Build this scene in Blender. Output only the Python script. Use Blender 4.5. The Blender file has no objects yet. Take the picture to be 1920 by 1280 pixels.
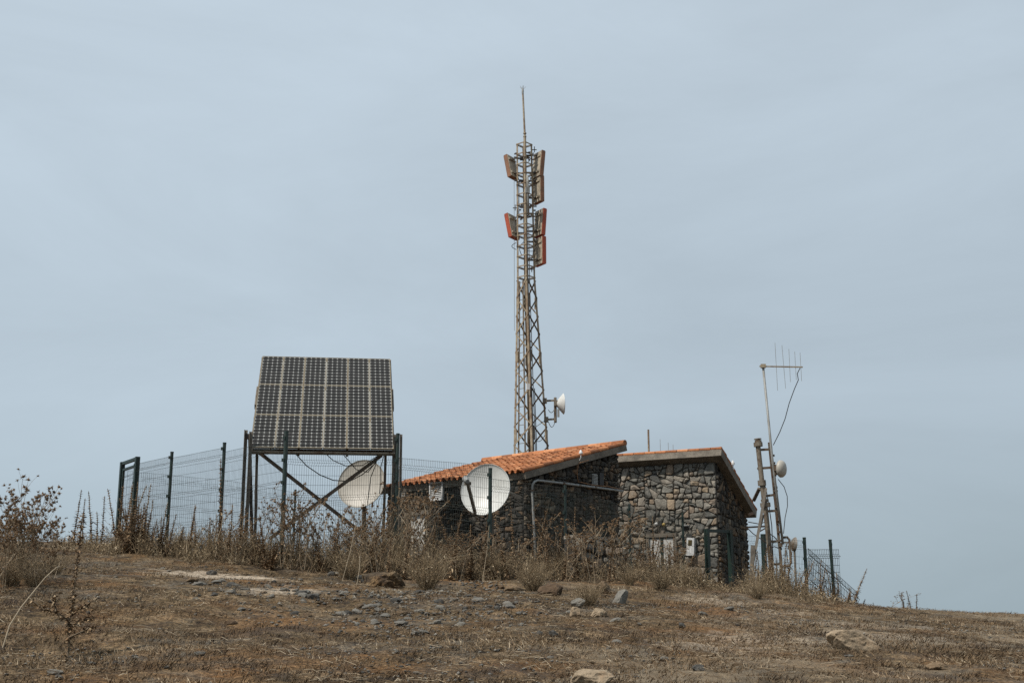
import bpy, math, random
import numpy as np
from mathutils import Vector, Matrix

R = math.radians
random.seed(7)
rng = np.random.default_rng(11)
scn = bpy.context.scene
col = scn.collection

# ------------------------------------------------------------------ camera
EYE = 1.6
F_PX, HOR = 2357.0, 1190.0                      # focal length and eye level, in pixels of the 1920 px frame
PITCH = math.atan((HOR - 640) / F_PX)
cam_d = bpy.data.cameras.new('camera')
cam_d.sensor_width = 36.0
cam_d.lens = F_PX / 1920 * 36
cam_d.clip_start = 0.1
cam_d.clip_end = 8000
cam = bpy.data.objects.new('camera', cam_d)
cam.location = (0, 0, EYE)
cam.rotation_euler = (R(90) + PITCH, 0, 0)
col.objects.link(cam)
scn.camera = cam

# ------------------------------------------------------------------ sky and sun
SUN_AZ, SUN_EL = R(53), R(54)                   # azimuth counted from behind the camera towards the left
S = Vector((-math.sin(SUN_AZ) * math.cos(SUN_EL), -math.cos(SUN_AZ) * math.cos(SUN_EL), math.sin(SUN_EL)))
world = bpy.data.worlds.new('World')
scn.world = world
world.use_nodes = True
wn, wl = world.node_tree.nodes, world.node_tree.links
wn.clear()
w_out = wn.new('ShaderNodeOutputWorld')
w_bg = wn.new('ShaderNodeBackground')
w_bg.inputs['Strength'].default_value = 0.1
sky = wn.new('ShaderNodeTexSky')
sky.sky_type = 'NISHITA'
sky.sun_disc = False
sky.sun_elevation = SUN_EL
sky.sun_rotation = math.atan2(S.x, S.y)
sky.dust_density = 3.0
tc = wn.new('ShaderNodeTexCoord')
sep = wn.new('ShaderNodeSeparateXYZ')
wl.new(tc.outputs['Generated'], sep.inputs[0])
ramp = wn.new('ShaderNodeValToRGB')             # overcast veil: paler overhead, blue grey at the horizon
cr = ramp.color_ramp
cr.elements[0].position = 0.0
cr.elements[0].color = (0.357, 0.446, 0.496, 1)
cr.elements[1].position = 0.55
cr.elements[1].color = (0.550, 0.646, 0.732, 1)
e = cr.elements.new(0.17)
e.color = (0.467, 0.560, 0.636, 1)
wl.new(sep.outputs['Z'], ramp.inputs[0])
mp = wn.new('ShaderNodeMapping')
mp.inputs['Scale'].default_value = (1.5, 1.5, 4.0)
mp.inputs['Rotation'].default_value = (0.25, 0.75, 0.3)
wl.new(tc.outputs['Generated'], mp.inputs[0])
nz = wn.new('ShaderNodeTexNoise')
nz.inputs['Scale'].default_value = 1.7
nz.inputs['Detail'].default_value = 8
nz.inputs['Roughness'].default_value = 0.58
nz.inputs['Distortion'].default_value = 0.4
wl.new(mp.outputs[0], nz.inputs['Vector'])
mr = wn.new('ShaderNodeMapRange')
mr.inputs['From Min'].default_value = 0.3
mr.inputs['From Max'].default_value = 0.7
mr.inputs['To Min'].default_value = 9.25
mr.inputs['To Max'].default_value = 10.85
wl.new(nz.outputs['Fac'], mr.inputs['Value'])
ma = wn.new('ShaderNodeMath')                   # the veil is a little brighter on the sun's side
ma.operation = 'MULTIPLY_ADD'
ma.inputs[1].default_value = -1.3
wl.new(sep.outputs['X'], ma.inputs[0])
wl.new(mr.outputs[0], ma.inputs[2])
vm = wn.new('ShaderNodeVectorMath')
vm.operation = 'SCALE'
wl.new(ramp.outputs[0], vm.inputs[0])
wl.new(ma.outputs[0], vm.inputs['Scale'])
mix = wn.new('ShaderNodeMix')
mix.data_type = 'RGBA'
mix.inputs['Factor'].default_value = 0.95
wl.new(sky.outputs[0], mix.inputs['A'])
wl.new(vm.outputs[0], mix.inputs['B'])
wl.new(mix.outputs['Result'], w_bg.inputs['Color'])
wl.new(w_bg.outputs[0], w_out.inputs[0])

sun_d = bpy.data.lights.new('sun', 'SUN')
sun_d.energy = 4.3
sun_d.angle = R(0.9)
sun_d.color = (1.0, 0.93, 0.84)
sun = bpy.data.objects.new('sun', sun_d)
sun.rotation_euler = S.to_track_quat('Z', 'Y').to_euler()
sun.location = (-30, -20, 50)
col.objects.link(sun)

scn.view_settings.view_transform = 'Standard'
scn.view_settings.look = 'None'
scn.view_settings.exposure = 0
scn.view_settings.gamma = 1
scn.render.engine = 'CYCLES'
scn.cycles.max_bounces = 6
scn.cycles.use_denoising = False

# ------------------------------------------------------------------ helpers
CP, SP = math.cos(PITCH), math.sin(PITCH)
def P(px, py, Y):
    """the point of the place seen at px, py of the photograph at the real distance Y"""
    u, v = (px - 960) / F_PX, (640 - py) / F_PX
    t = Y / (CP - v * SP)
    return Vector((u * t, Y, EYE + t * (SP + v * CP)))
def px_of(p):
    d = Vector(p) - Vector((0, 0, EYE))
    w = d.y * CP + d.z * SP
    return 960 + F_PX * d.x / w, 640 - F_PX * (-d.y * SP + d.z * CP) / w

def node_mat(name):
    m = bpy.data.materials.new(name)
    m.use_nodes = True
    n, l = m.node_tree.nodes, m.node_tree.links
    return m, n, l, n['Principled BSDF']

def ramp_node(n, stops):
    r = n.new('ShaderNodeValToRGB')
    el = r.color_ramp.elements
    while len(el) < len(stops):
        el.new(0.5)
    for k, (p, c) in enumerate(stops):
        el[k].position = p
        el[k].color = (*c, 1)
    return r

def noise_node(n, l, scale, detail=4, rough=0.6, vec=None, coord='Object', dist=0.0):
    if vec is None:
        t = n.new('ShaderNodeTexCoord')
        vec = t.outputs[coord]
    q = n.new('ShaderNodeTexNoise')
    q.inputs['Scale'].default_value = scale
    q.inputs['Detail'].default_value = detail
    q.inputs['Roughness'].default_value = rough
    q.inputs['Distortion'].default_value = dist
    l.new(vec, q.inputs['Vector'])
    return q

def mixc(n, l, fac, a, b, mode='MIX'):
    m = n.new('ShaderNodeMix')
    m.data_type = 'RGBA'
    m.blend_type = mode
    for sock, v in (('Factor', fac), ('A', a), ('B', b)):
        s = m.inputs[sock]
        if isinstance(v, (int, float)):
            s.default_value = v
        elif isinstance(v, tuple):
            s.default_value = (*v, 1)
        else:
            l.new(v, s)
    return m.outputs['Result']

ALB = 0.78
def worn(name, base, second, scale=6, rough=0.7, metallic=0.0, lo=0.42, hi=0.62, bump=0.0, bscale=40, fine=0.25):
    """base colour with patches of a second one, fine grain and a little bump"""
    base, second = tuple(x * ALB for x in base), tuple(x * ALB for x in second)
    m, n, l, b = node_mat(name)
    a = noise_node(n, l, scale, 6, 0.65)
    f = ramp_node(n, [(lo, (0, 0, 0)), (hi, (1, 1, 1))])
    l.new(a.outputs['Fac'], f.inputs[0])
    c = mixc(n, l, f.outputs[0], base, second)
    g = noise_node(n, l, scale * 9, 3, 0.6)
    gr = ramp_node(n, [(0.3, (1 - fine,) * 3), (0.7, (1 + fine,) * 3)])
    l.new(g.outputs['Fac'], gr.inputs[0])
    c = mixc(n, l, 1.0, c, gr.outputs[0], 'MULTIPLY')
    l.new(c, b.inputs['Base Color'])
    b.inputs['Roughness'].default_value = rough
    b.inputs['Metallic'].default_value = metallic
    if bump:
        q = noise_node(n, l, bscale, 4, 0.6)
        bp = n.new('ShaderNodeBump')
        bp.inputs['Strength'].default_value = bump
        bp.inputs['Distance'].default_value = 0.02
        l.new(q.outputs['Fac'], bp.inputs['Height'])
        l.new(bp.outputs[0], b.inputs['Normal'])
    return m

def tinted(name, stops, rough=0.85, grain=18, fine=0.35, bump=0.0, bscale=30, extra=None, transl=False):
    """colour looked up per piece from the mesh attribute tint"""
    m, n, l, b = node_mat(name)
    at = n.new('ShaderNodeAttribute')
    at.attribute_name = 'tint'
    r = ramp_node(n, [(p, tuple(x * ALB for x in c_)) for p, c_ in stops])
    l.new(at.outputs['Fac'], r.inputs[0])
    c = r.outputs[0]
    if fine:
        g = noise_node(n, l, grain, 6, 0.65)
        gr = ramp_node(n, [(0.3, (1 - fine,) * 3), (0.7, (1 + fine,) * 3)])
        l.new(g.outputs['Fac'], gr.inputs[0])
        c = mixc(n, l, 1.0, c, gr.outputs[0], 'MULTIPLY')
    if extra:
        sc, lo, hi, colr = extra
        g2 = noise_node(n, l, sc, 5, 0.7)
        f = ramp_node(n, [(lo, (0, 0, 0)), (hi, (1, 1, 1))])
        l.new(g2.outputs['Fac'], f.inputs[0])
        c = mixc(n, l, f.outputs[0], c, tuple(x * ALB for x in colr))
    l.new(c, b.inputs['Base Color'])
    b.inputs['Roughness'].default_value = rough
    b.inputs['Specular IOR Level'].default_value = 0.25
    if bump:
        q = noise_node(n, l, bscale, 5, 0.65)
        bp = n.new('ShaderNodeBump')
        bp.inputs['Strength'].default_value = bump
        bp.inputs['Distance'].default_value = 0.03
        l.new(q.outputs['Fac'], bp.inputs['Height'])
        l.new(bp.outputs[0], b.inputs['Normal'])
    return m

class MB:
    """collects shapes; build() links them as one mesh object"""
    def __init__(s):
        s.v, s.f, s.t = [], [], []
    def add(s, vs, fs, tint=0.5):
        o = len(s.v)
        s.v += [tuple(p) for p in vs]
        s.f += [tuple(i + o for i in f) for f in fs]
        s.t += [tint] * len(vs)
    def box(s, c, sx, sy, sz, X=(1, 0, 0), Y=(0, 1, 0), Z=(0, 0, 1), tint=0.5, bev=0.0):
        c, X, Y, Z = Vector(c), Vector(X), Vector(Y), Vector(Z)
        q = []
        for dz in (-1, 1):
            for dx, dy in ((-1, -1), (1, -1), (1, 1), (-1, 1)):
                q.append(c + X * dx * sx / 2 + Y * dy * sy / 2 + Z * dz * sz / 2)
        s.add(q, [(3, 2, 1, 0), (4, 5, 6, 7), (0, 1, 5, 4), (1, 2, 6, 5), (2, 3, 7, 6), (3, 0, 4, 7)], tint)
    def beam(s, p, q, w, h, up=(0, 0, 1), tint=0.5):
        p, q = Vector(p), Vector(q)
        d = (q - p)
        L = d.length
        d.normalize()
        up = Vector(up)
        x = d.cross(up)
        if x.length < 1e-3:
            x = d.cross(Vector((1, 0, 0)))
        x.normalize()
        y = x.cross(d).normalized()
        s.box((p + q) / 2, w, L, h, x, d, y, tint)
    def angle(s, p, q, w, t, n1, n2, tint=0.5):
        """an L profile from p to q, its two flanges along n1 and n2"""
        p, q, n1, n2 = Vector(p), Vector(q), Vector(n1).normalized(), Vector(n2).normalized()
        d = (q - p).normalized()
        L = (q - p).length
        m = (p + q) / 2
        a = n1 - d * n1.dot(d); a.normalize()
        b2 = d.cross(a); 
        if b2.dot(n2) < 0: b2 = -b2
        s.box(m + a * w / 2, w, L, t, a, d, b2, tint)
        s.box(m + b2 * (w / 2 + t / 2) , t, L, w - 0.001, a, d, b2, tint)
    def tube(s, pts, r, n=8, cap=True, tint=0.5):
        pts = [Vector(p) for p in pts]
        k = len(pts)
        rs = r if isinstance(r, (list, tuple)) else [r] * k
        t0 = (pts[1] - pts[0]).normalized()
        ref = Vector((0, 0, 1)) if abs(t0.z) < 0.9 else Vector((1, 0, 0))
        x = t0.cross(ref).normalized()
        vs = []
        for i, p in enumerate(pts):
            t = (pts[min(i + 1, k - 1)] - pts[max(i - 1, 0)]).normalized()
            x = (x - t * x.dot(t)).normalized()
            y = t.cross(x)
            for j in range(n):
                a = 2 * math.pi * j / n
                vs.append(p + (x * math.cos(a) + y * math.sin(a)) * rs[i])
        fs = [(i * n + j, i * n + (j + 1) % n, (i + 1) * n + (j + 1) % n, (i + 1) * n + j) for i in range(k - 1) for j in range(n)]
        if cap:
            fs += [tuple(range(n))[::-1], tuple((k - 1) * n + j for j in range(n))]
        s.add(vs, fs, tint)
    def lathe(s, c, axis, prof, n=24, tint=0.5, closed=False):
        """prof: list of (distance along axis, radius)"""
        c, ax = Vector(c), Vector(axis).normalized()
        ref = Vector((0, 0, 1)) if abs(ax.z) < 0.9 else Vector((1, 0, 0))
        x = ax.cross(ref).normalized()
        y = ax.cross(x)
        vs = []
        for d, r in prof:
            for j in range(n):
                a = 2 * math.pi * j / n
                vs.append(c + ax * d + (x * math.cos(a) + y * math.sin(a)) * r)
        k = len(prof)
        fs = [(i * n + j, i * n + (j + 1) % n, (i + 1) * n + (j + 1) % n, (i + 1) * n + j) for i in range(k - 1) for j in range(n)]
        s.add(vs, fs, tint)
    def build(s, name, mat, parent=None, smooth=False, local=True):
        me = bpy.data.meshes.new(name)
        top = parent
        while top is not None and top.parent is not None:
            top = top.parent
        off = top.location if top is not None else Vector((0, 0, 0))
        vs = np.array(s.v, dtype=np.float32) - np.array(off, dtype=np.float32)
        me.from_pydata(vs.tolist(), [], s.f)
        a = me.attributes.new('tint', 'FLOAT', 'POINT')
        a.data.foreach_set('value', np.array(s.t, dtype=np.float32))
        if smooth:
            me.polygons.foreach_set('use_smooth', [True] * len(me.polygons))
        me.materials.append(mat)
        me.update()
        o = bpy.data.objects.new(name, me)
        col.objects.link(o)
        if parent is not None:
            o.parent = parent
        return o

def np_mesh(name, v, quads=None, tris=None, tint=None, mat=None, parent=None, smooth=False):
    me = bpy.data.meshes.new(name)
    v = np.asarray(v, dtype=np.float32)
    nq = 0 if quads is None else len(quads)
    nt = 0 if tris is None else len(tris)
    loops, starts, tot = [], [], 0
    if nq:
        loops.append(np.asarray(quads, dtype=np.int32).ravel())
        starts.append(np.arange(nq, dtype=np.int32) * 4)
        tot = nq * 4
    if nt:
        loops.append(np.asarray(tris, dtype=np.int32).ravel())
        starts.append(tot + np.arange(nt, dtype=np.int32) * 3)
    loops, starts = np.concatenate(loops), np.concatenate(starts)
    me.vertices.add(len(v))
    me.vertices.foreach_set('co', v.ravel())
    me.loops.add(len(loops))
    me.loops.foreach_set('vertex_index', loops)
    me.polygons.add(nq + nt)
    me.polygons.foreach_set('loop_start', starts)
    me.update(calc_edges=True)
    if smooth:
        me.polygons.foreach_set('use_smooth', np.ones(nq + nt, dtype=bool))
    if tint is not None:
        a = me.attributes.new('tint', 'FLOAT', 'POINT')
        a.data.foreach_set('value', np.asarray(tint, dtype=np.float32))
    if mat:
        me.materials.append(mat)
    o = bpy.data.objects.new(name, me)
    col.objects.link(o)
    if parent is not None:
        o.parent = parent
    return o

def thing(name, loc, label, cat, group=None):
    o = bpy.data.objects.new(name, None)
    o.empty_display_size = 0.2
    o.location = loc
    o.matrix_world = Matrix.Translation(loc)
    col.objects.link(o)
    tag(o, label, cat, group)
    return o

def tag(o, label=None, cat=None, group=None, kind=None):
    if label: o['label'] = label
    if cat: o['category'] = cat
    if group: o['group'] = group
    if kind: o['kind'] = kind
    return o

def copy_tree(o, parent=None):
    c = o.copy()
    col.objects.link(c)
    if parent is not None:
        c.parent = parent
    for ch in list(o.children):
        copy_tree(ch, c)
    return c

# ------------------------------------------------------------------ terrain
def vnoise(x, y, seed=0):
    """smooth value noise on numpy arrays, 0..1"""
    xi, yi = np.floor(x).astype(np.int64), np.floor(y).astype(np.int64)
    xf, yf = x - xi, y - yi
    def h(a, b):
        n = (a * 374761393 + b * 668265263 + seed * 1274126177) & 0x7fffffff
        n = ((n ^ (n >> 13)) * 1274126177) & 0x7fffffff
        n = (n ^ (n >> 16))
        return (n & 0xffff) / 65535.0
    u, w = xf * xf * (3 - 2 * xf), yf * yf * (3 - 2 * yf)
    return (h(xi, yi) * (1 - u) + h(xi + 1, yi) * u) * (1 - w) + (h(xi, yi + 1) * (1 - u) + h(xi + 1, yi + 1) * u) * w

YC = 25.0
CREST_PX = np.array([-1200, 0, 200, 400, 600, 800, 960, 1160, 1300, 1400, 1500, 1600, 1760, 1920, 3000.])
CREST_PY = np.array([990, 1019, 1027, 1040, 1058, 1070, 1076, 1086, 1098, 1108, 1119, 1132, 1145, 1153, 1190.])
CREST_X = (CREST_PX - 960) * YC / 2400
CREST_Z = EYE + (HOR - CREST_PY) * YC / F_PX
BACK_X = np.array([-20, -9, -4, 0, 2.5, 5, 8, 20.])
BACK_S = np.array([0.045, 0.05, 0.03, 0.0, -0.10, -0.15, -0.12, -0.09])
def H(x, y, detail=True):
    x, y = np.asarray(x, dtype=float), np.asarray(y, dtype=float)
    zc = np.zeros_like(x)
    for d in (-1.2, -0.4, 0.4, 1.2):            # soften the table's kinks
        zc = zc + np.interp(x + d, CREST_X, CREST_Z) / 4
    front = zc * (y / YC)
    yb = np.clip(y - YC, -60, 12)
    sb = np.interp(x, BACK_X, BACK_S)
    far = np.clip(y - YC - 12, 0, None)
    back = zc + sb * yb - far * 0.16
    k = 0.10
    z = -k * np.logaddexp(-front / k, -back / k)
    side = np.clip(np.abs(x) - 16, 0, None)
    z = z - 0.05 * side
    if detail:
        z = z + 0.10 * (vnoise(x / 2.3, y / 2.3, 1) - 0.5) + 0.05 * (vnoise(x / 0.8, y / 0.8, 2) - 0.5)
    return np.maximum(z, -70)
def Hs(x, y):
    return float(H(np.array([x]), np.array([y]))[0])
def ground_at(px, py):
    """where the view ray through px, py meets the ground"""
    u, v = (px - 960) / F_PX, (640 - py) / F_PX
    d = np.array([u, CP - v * SP, SP + v * CP])
    t = np.linspace(6, 60, 4000)
    x, y, z = d[0] * t, d[1] * t, EYE + d[2] * t
    g = H(x, y)
    i = np.argmax(z < g)
    if not (z < g).any():
        i = np.argmin(z - g)
    return Vector((x[i], y[i], g[i]))

def axis(lo, hi, step, out):
    core = np.arange(lo, hi + step / 2, step)
    left, right, s, a, b = [], [], step, lo, hi
    while b < out:
        s *= 1.35
        a -= s; b += s
        left.append(a); right.append(b)
    return np.concatenate([left[::-1], core, right])
gx = axis(-14, 14, 0.075, 2500)
gy = axis(7.5, 30, 0.075, 2500)
GX, GY = np.meshgrid(gx, gy)
GZ = H(GX, GY)
inner = np.exp(-np.clip(np.hypot(GX, GY - 16) - 16, 0, None) / 4)
GZ += inner * (0.035 * (vnoise(GX / 0.28, GY / 0.28, 3) - 0.5) + 0.03 * (vnoise(GX / 0.13, GY / 0.13, 4) - 0.5))
ny, nx = GX.shape
idx = np.arange(ny * nx).reshape(ny, nx)
gq = np.stack([idx[:-1, :-1], idx[:-1, 1:], idx[1:, 1:], idx[1:, :-1]], -1).reshape(-1, 4)

# ground material
m, n, l, b = node_mat('dry_hillside')
tcg = n.new('ShaderNodeTexCoord')
vec = tcg.outputs['Object']
big = noise_node(n, l, 0.55, 5, 0.6, vec, dist=0.5)
mid = noise_node(n, l, 2.6, 6, 0.65, vec)
fine = noise_node(n, l, 22, 6, 0.75, vec)
vfine = noise_node(n, l, 75, 4, 0.8, vec)
r1 = ramp_node(n, [(0.36, (0.034, 0.026, 0.019)), (0.5, (0.090, 0.064, 0.037)), (0.66, (0.185, 0.135, 0.086))])
l.new(mid.outputs['Fac'], r1.inputs[0])
r2 = ramp_node(n, [(0.48, (0, 0, 0)), (0.68, (0.9, 0.9, 0.9))])
l.new(big.outputs['Fac'], r2.inputs[0])
c = mixc(n, l, r2.outputs[0], r1.outputs[0], (0.138, 0.075, 0.034))
gb = noise_node(n, l, 0.8, 6, 0.7, vec, dist=1.0)
gb.noise_dimensions = '4D'
gb.inputs['W'].default_value = 3.1
r3 = ramp_node(n, [(0.50, (0, 0, 0)), (0.63, (0.8, 0.8, 0.8))])
l.new(gb.outputs['Fac'], r3.inputs[0])
c = mixc(n, l, r3.outputs[0], c, (0.100, 0.090, 0.076))
r4 = ramp_node(n, [(0.33, (0.22, 0.21, 0.20)), (0.47, (0.85, 0.85, 0.85)), (0.64, (2.0, 1.95, 1.8))])
l.new(fine.outputs['Fac'], r4.inputs[0])
c = mixc(n, l, 1.0, c, r4.outputs[0], 'MULTIPLY')
r5 = ramp_node(n, [(0.36, (0.35, 0.35, 0.35)), (0.5, (1, 1, 1)), (0.64, (1.8, 1.76, 1.65))])
l.new(vfine.outputs['Fac'], r5.inputs[0])
c = mixc(n, l, 0.85, c, r5.outputs[0], 'MULTIPLY')
wn2 = noise_node(n, l, 0.42, 6, 0.62, vec, dist=0.8)
wn2.noise_dimensions = '4D'
wn2.inputs['W'].default_value = 7.7
sxg = n.new('ShaderNodeSeparateXYZ'); l.new(vec, sxg.inputs[0])
mrg = n.new('ShaderNodeMapRange')
mrg.inputs['From Min'].default_value = -3; mrg.inputs['From Max'].default_value = 7
mrg.inputs['To Min'].default_value = -0.10; mrg.inputs['To Max'].default_value = 0.08
l.new(sxg.outputs['X'], mrg.inputs['Value'])
adg = n.new('ShaderNodeMath'); adg.operation = 'ADD'
l.new(wn2.outputs['Fac'], adg.inputs[0]); l.new(mrg.outputs[0], adg.inputs[1])
r6 = ramp_node(n, [(0.51, (0, 0, 0)), (0.66, (0.8, 0.8, 0.8))])
l.new(adg.outputs[0], r6.inputs[0])
c = mixc(n, l, r6.outputs[0], c, mixc(n, l, 0.8, (0.190, 0.154, 0.110), r5.outputs[0], 'MULTIPLY'))
mt2 = noise_node(n, l, 1.5, 7, 0.72, vec, dist=0.6)
mt2.noise_dimensions = '4D'
mt2.inputs['W'].default_value = 12.3
r7 = ramp_node(n, [(0.53, (0, 0, 0)), (0.62, (0.8, 0.8, 0.8))])
l.new(mt2.outputs['Fac'], r7.inputs[0])
c = mixc(n, l, r7.outputs[0], c, mixc(n, l, 0.9, (0.058, 0.044, 0.034), r5.outputs[0], 'MULTIPLY'))
# bare pale earth: each patch an ellipse of the ground with a ragged edge
pn = noise_node(n, l, 5.0, 6, 0.7, vec)
for (ppx, ppy, wx, wy, strength) in [(385, 1079, 1.45, 0.95, 1.0), (462, 1083, 0.9, 0.75, 1.0), (528, 1109, 0.85, 0.95, 1.0), (1340, 1127, 1.1, 0.9, .62), (1420, 1200, 1.3, 0.9, .5),
                                     (1560, 1168, 1.6, 0.9, .42), (1700, 1195, 1.6, 0.8, .40), (1490, 1150, 0.9, 0.7, .5), (1760, 1178, 1.5, 0.9, .3), (1330, 1215, 1.0, 0.7, .4), (1100, 1140, 0.4, 0.4, .4)]:
    g = ground_at(ppx, ppy)
    mpn = n.new('ShaderNodeMapping')
    mpn.vector_type = 'POINT'
    mpn.inputs['Location'].default_value = (-g.x / wx, -g.y / wy, 0)
    mpn.inputs['Scale'].default_value = (1 / wx, 1 / wy, 0)
    l.new(vec, mpn.inputs[0])
    ln = n.new('ShaderNodeVectorMath'); ln.operation = 'LENGTH'
    l.new(mpn.outputs[0], ln.inputs[0])
    ad = n.new('ShaderNodeMath'); ad.operation = 'MULTIPLY_ADD'
    l.new(pn.outputs['Fac'], ad.inputs[0]); ad.inputs[1].default_value = 2.6
    l.new(ln.outputs['Value'], ad.inputs[2])
    rp = ramp_node(n, [(0.0, (strength,) * 3), (1.0, (0, 0, 0))])
    mrr = n.new('ShaderNodeMapRange')
    mrr.inputs['From Min'].default_value = 1.35
    mrr.inputs['From Max'].default_value = 2.1
    l.new(ad.outputs[0], mrr.inputs['Value'])
    l.new(mrr.outputs[0], rp.inputs[0])
    c = mixc(n, l, rp.outputs[0], c, mixc(n, l, 0.7, (0.40, 0.335, 0.26), r5.outputs[0], 'MULTIPLY'))
l.new(c, b.inputs['Base Color'])
b.inputs['Roughness'].default_value = 0.95
b.inputs['Specular IOR Level'].default_value = 0.1
bp = n.new('ShaderNodeBump')
bp.inputs['Strength'].default_value = 0.9
bp.inputs['Distance'].default_value = 0.03
l.new(fine.outputs['Fac'], bp.inputs['Height'])
l.new(bp.outputs[0], b.inputs['Normal'])
M_GROUND = m
ground = np_mesh('ground', np.stack([GX, GY, GZ], -1).reshape(-1, 3), quads=gq, mat=M_GROUND, smooth=True)
tag(ground, 'dry brown hillside with thin grass, gravel and pale bare patches', kind='structure')

# ------------------------------------------------------------------ materials
M = {}
M['stone_warm'] = tinted('basalt_and_shade_rubble', [(0.0, (0.028, 0.027, 0.025)), (0.45, (0.064, 0.060, 0.053)), (0.75, (0.105, 0.090, 0.07)), (0.92, (0.17, 0.112, 0.068)), (1.0, (0.23, 0.195, 0.145))], 0.92, 9, 0.45, 0.8, 22, extra=(3.5, 0.56, 0.75, (0.15, 0.115, 0.08)))  # the hut's basalt; on the house's side wall it stands in for shade
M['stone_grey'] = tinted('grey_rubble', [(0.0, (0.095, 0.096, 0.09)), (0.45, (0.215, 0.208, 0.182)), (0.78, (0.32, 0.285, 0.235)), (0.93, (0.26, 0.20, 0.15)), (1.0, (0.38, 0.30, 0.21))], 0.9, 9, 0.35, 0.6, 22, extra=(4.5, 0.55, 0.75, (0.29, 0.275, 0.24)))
M['mortar_grey'] = worn('grey_mortar', (0.10, 0.09, 0.075), (0.06, 0.052, 0.042), 9, 0.95)
M['mortar'] = worn('dark_mortar', (0.03, 0.028, 0.026), (0.055, 0.048, 0.04), 7, 0.95)
M['tile'] = tinted('clay_tile', [(0.0, (0.27, 0.11, 0.052)), (0.5, (0.52, 0.205, 0.085)), (1.0, (0.68, 0.33, 0.165))], 0.85, 14, 0.25, 0.25, 50, extra=(4, 0.54, 0.72, (0.27, 0.14, 0.085)))
M['concrete'] = worn('weathered_concrete', (0.205, 0.178, 0.142), (0.115, 0.10, 0.08), 3.5, 0.9, 0, 0.42, 0.62, 0.3, 30)
M['galv'] = worn('painted_steel', (0.40, 0.335, 0.235), (0.23, 0.155, 0.095), 5, 0.6, 0.15, 0.42, 0.60)
M['steel_rust'] = worn('rusted_steel', (0.165, 0.135, 0.10), (0.12, 0.068, 0.038), 6, 0.75, 0.2, 0.42, 0.6)
M['steel_mast'] = worn('weathered_mast_steel', (0.23, 0.20, 0.155), (0.125, 0.085, 0.055), 7, 0.7, 0.25, 0.45, 0.62)
M['steel_dark'] = worn('dark_steel', (0.05, 0.045, 0.04), (0.09, 0.055, 0.035), 8, 0.6, 0.3)
M['zinc'] = worn('zinc_pipe', (0.33, 0.34, 0.33), (0.24, 0.235, 0.215), 6, 0.6, 0.2, 0.4, 0.65)
M['green'] = worn('green_fence_paint', (0.008, 0.026, 0.020), (0.022, 0.024, 0.018), 9, 0.5, 0, 0.5, 0.7)
M['wire'] = worn('fence_wire', (0.030, 0.048, 0.040), (0.085, 0.070, 0.05), 3, 0.6, 0.2, 0.45, 0.6)
M['wire_pale'] = worn('faded_fence_wire', (0.10, 0.105, 0.09), (0.16, 0.13, 0.08), 3, 0.6, 0.2, 0.45, 0.6)
M['dish'] = worn('white_dish_paint', (0.70, 0.71, 0.68), (0.58, 0.575, 0.53), 1.6, 0.45, 0, 0.5, 0.75, fine=0.06)
M['dish_cream'] = worn('cream_dish_paint', (0.45, 0.425, 0.37), (0.38, 0.35, 0.295), 1.8, 0.5, 0, 0.5, 0.75, fine=0.06)
M['dish_back'] = worn('grey_dish_back', (0.22, 0.2, 0.17), (0.14, 0.11, 0.08), 4, 0.6)
M['white'] = worn('white_paint', (0.72, 0.73, 0.72), (0.5, 0.48, 0.43), 5, 0.5, 0, 0.5, 0.7, fine=0.1)
M['black'] = worn('black_rubber', (0.018, 0.018, 0.018), (0.03, 0.028, 0.025), 8, 0.6)
M['orange'] = worn('orange_radome', (0.44, 0.066, 0.016), (0.28, 0.05, 0.018), 4, 0.5, 0, 0.45, 0.7)
M['orange_faded'] = worn('faded_radome', (0.30, 0.135, 0.068), (0.20, 0.105, 0.06), 5, 0.7, 0, 0.4, 0.65)
M['plate'] = worn('antenna_backplate', (0.55, 0.48, 0.37), (0.33, 0.28, 0.21), 5, 0.6, 0.1, 0.4, 0.65)
M['wood'] = worn('grey_timber', (0.20, 0.175, 0.14), (0.12, 0.10, 0.08), 8, 0.85, 0, 0.42, 0.62, 0.4, 50)
M['door'] = worn('peeling_white_door', (0.62, 0.62, 0.59), (0.27, 0.20, 0.13), 4, 0.7, 0, 0.54, 0.66, fine=0.15)
M['yellow'] = worn('yellow_lamp_lens', (0.6, 0.42, 0.12), (0.4, 0.3, 0.12), 5, 0.4)
M['glass'] = worn('dark_pane', (0.02, 0.022, 0.022), (0.03, 0.03, 0.03), 5, 0.15)
M['modframe'] = worn('module_frame', (0.36, 0.32, 0.235), (0.27, 0.21, 0.13), 5, 0.5, 0.3)
M['stem'] = tinted('dry_stem', [(0, (0.10, 0.074, 0.050)), (0.5, (0.25, 0.19, 0.125)), (1, (0.56, 0.47, 0.34))], 0.9, 30, 0.2)
M['bract'] = tinted('dry_bract', [(0, (0.085, 0.055, 0.034)), (0.5, (0.25, 0.160, 0.088)), (1, (0.52, 0.395, 0.25))], 0.9, 30, 0.2)
M['weeds'] = tinted('dry_weeds', [(0, (0.085, 0.064, 0.043)), (0.36, (0.225, 0.165, 0.098)), (0.72, (0.42, 0.318, 0.195)), (1, (0.72, 0.60, 0.42))], 0.9, 30, 0.0)
M['grass'] = tinted('dry_grass', [(0, (0.05, 0.037, 0.025)), (0.35, (0.125, 0.080, 0.043)), (0.72, (0.225, 0.155, 0.088)), (1, (0.58, 0.48, 0.34))], 0.9, 30, 0.0)
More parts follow.
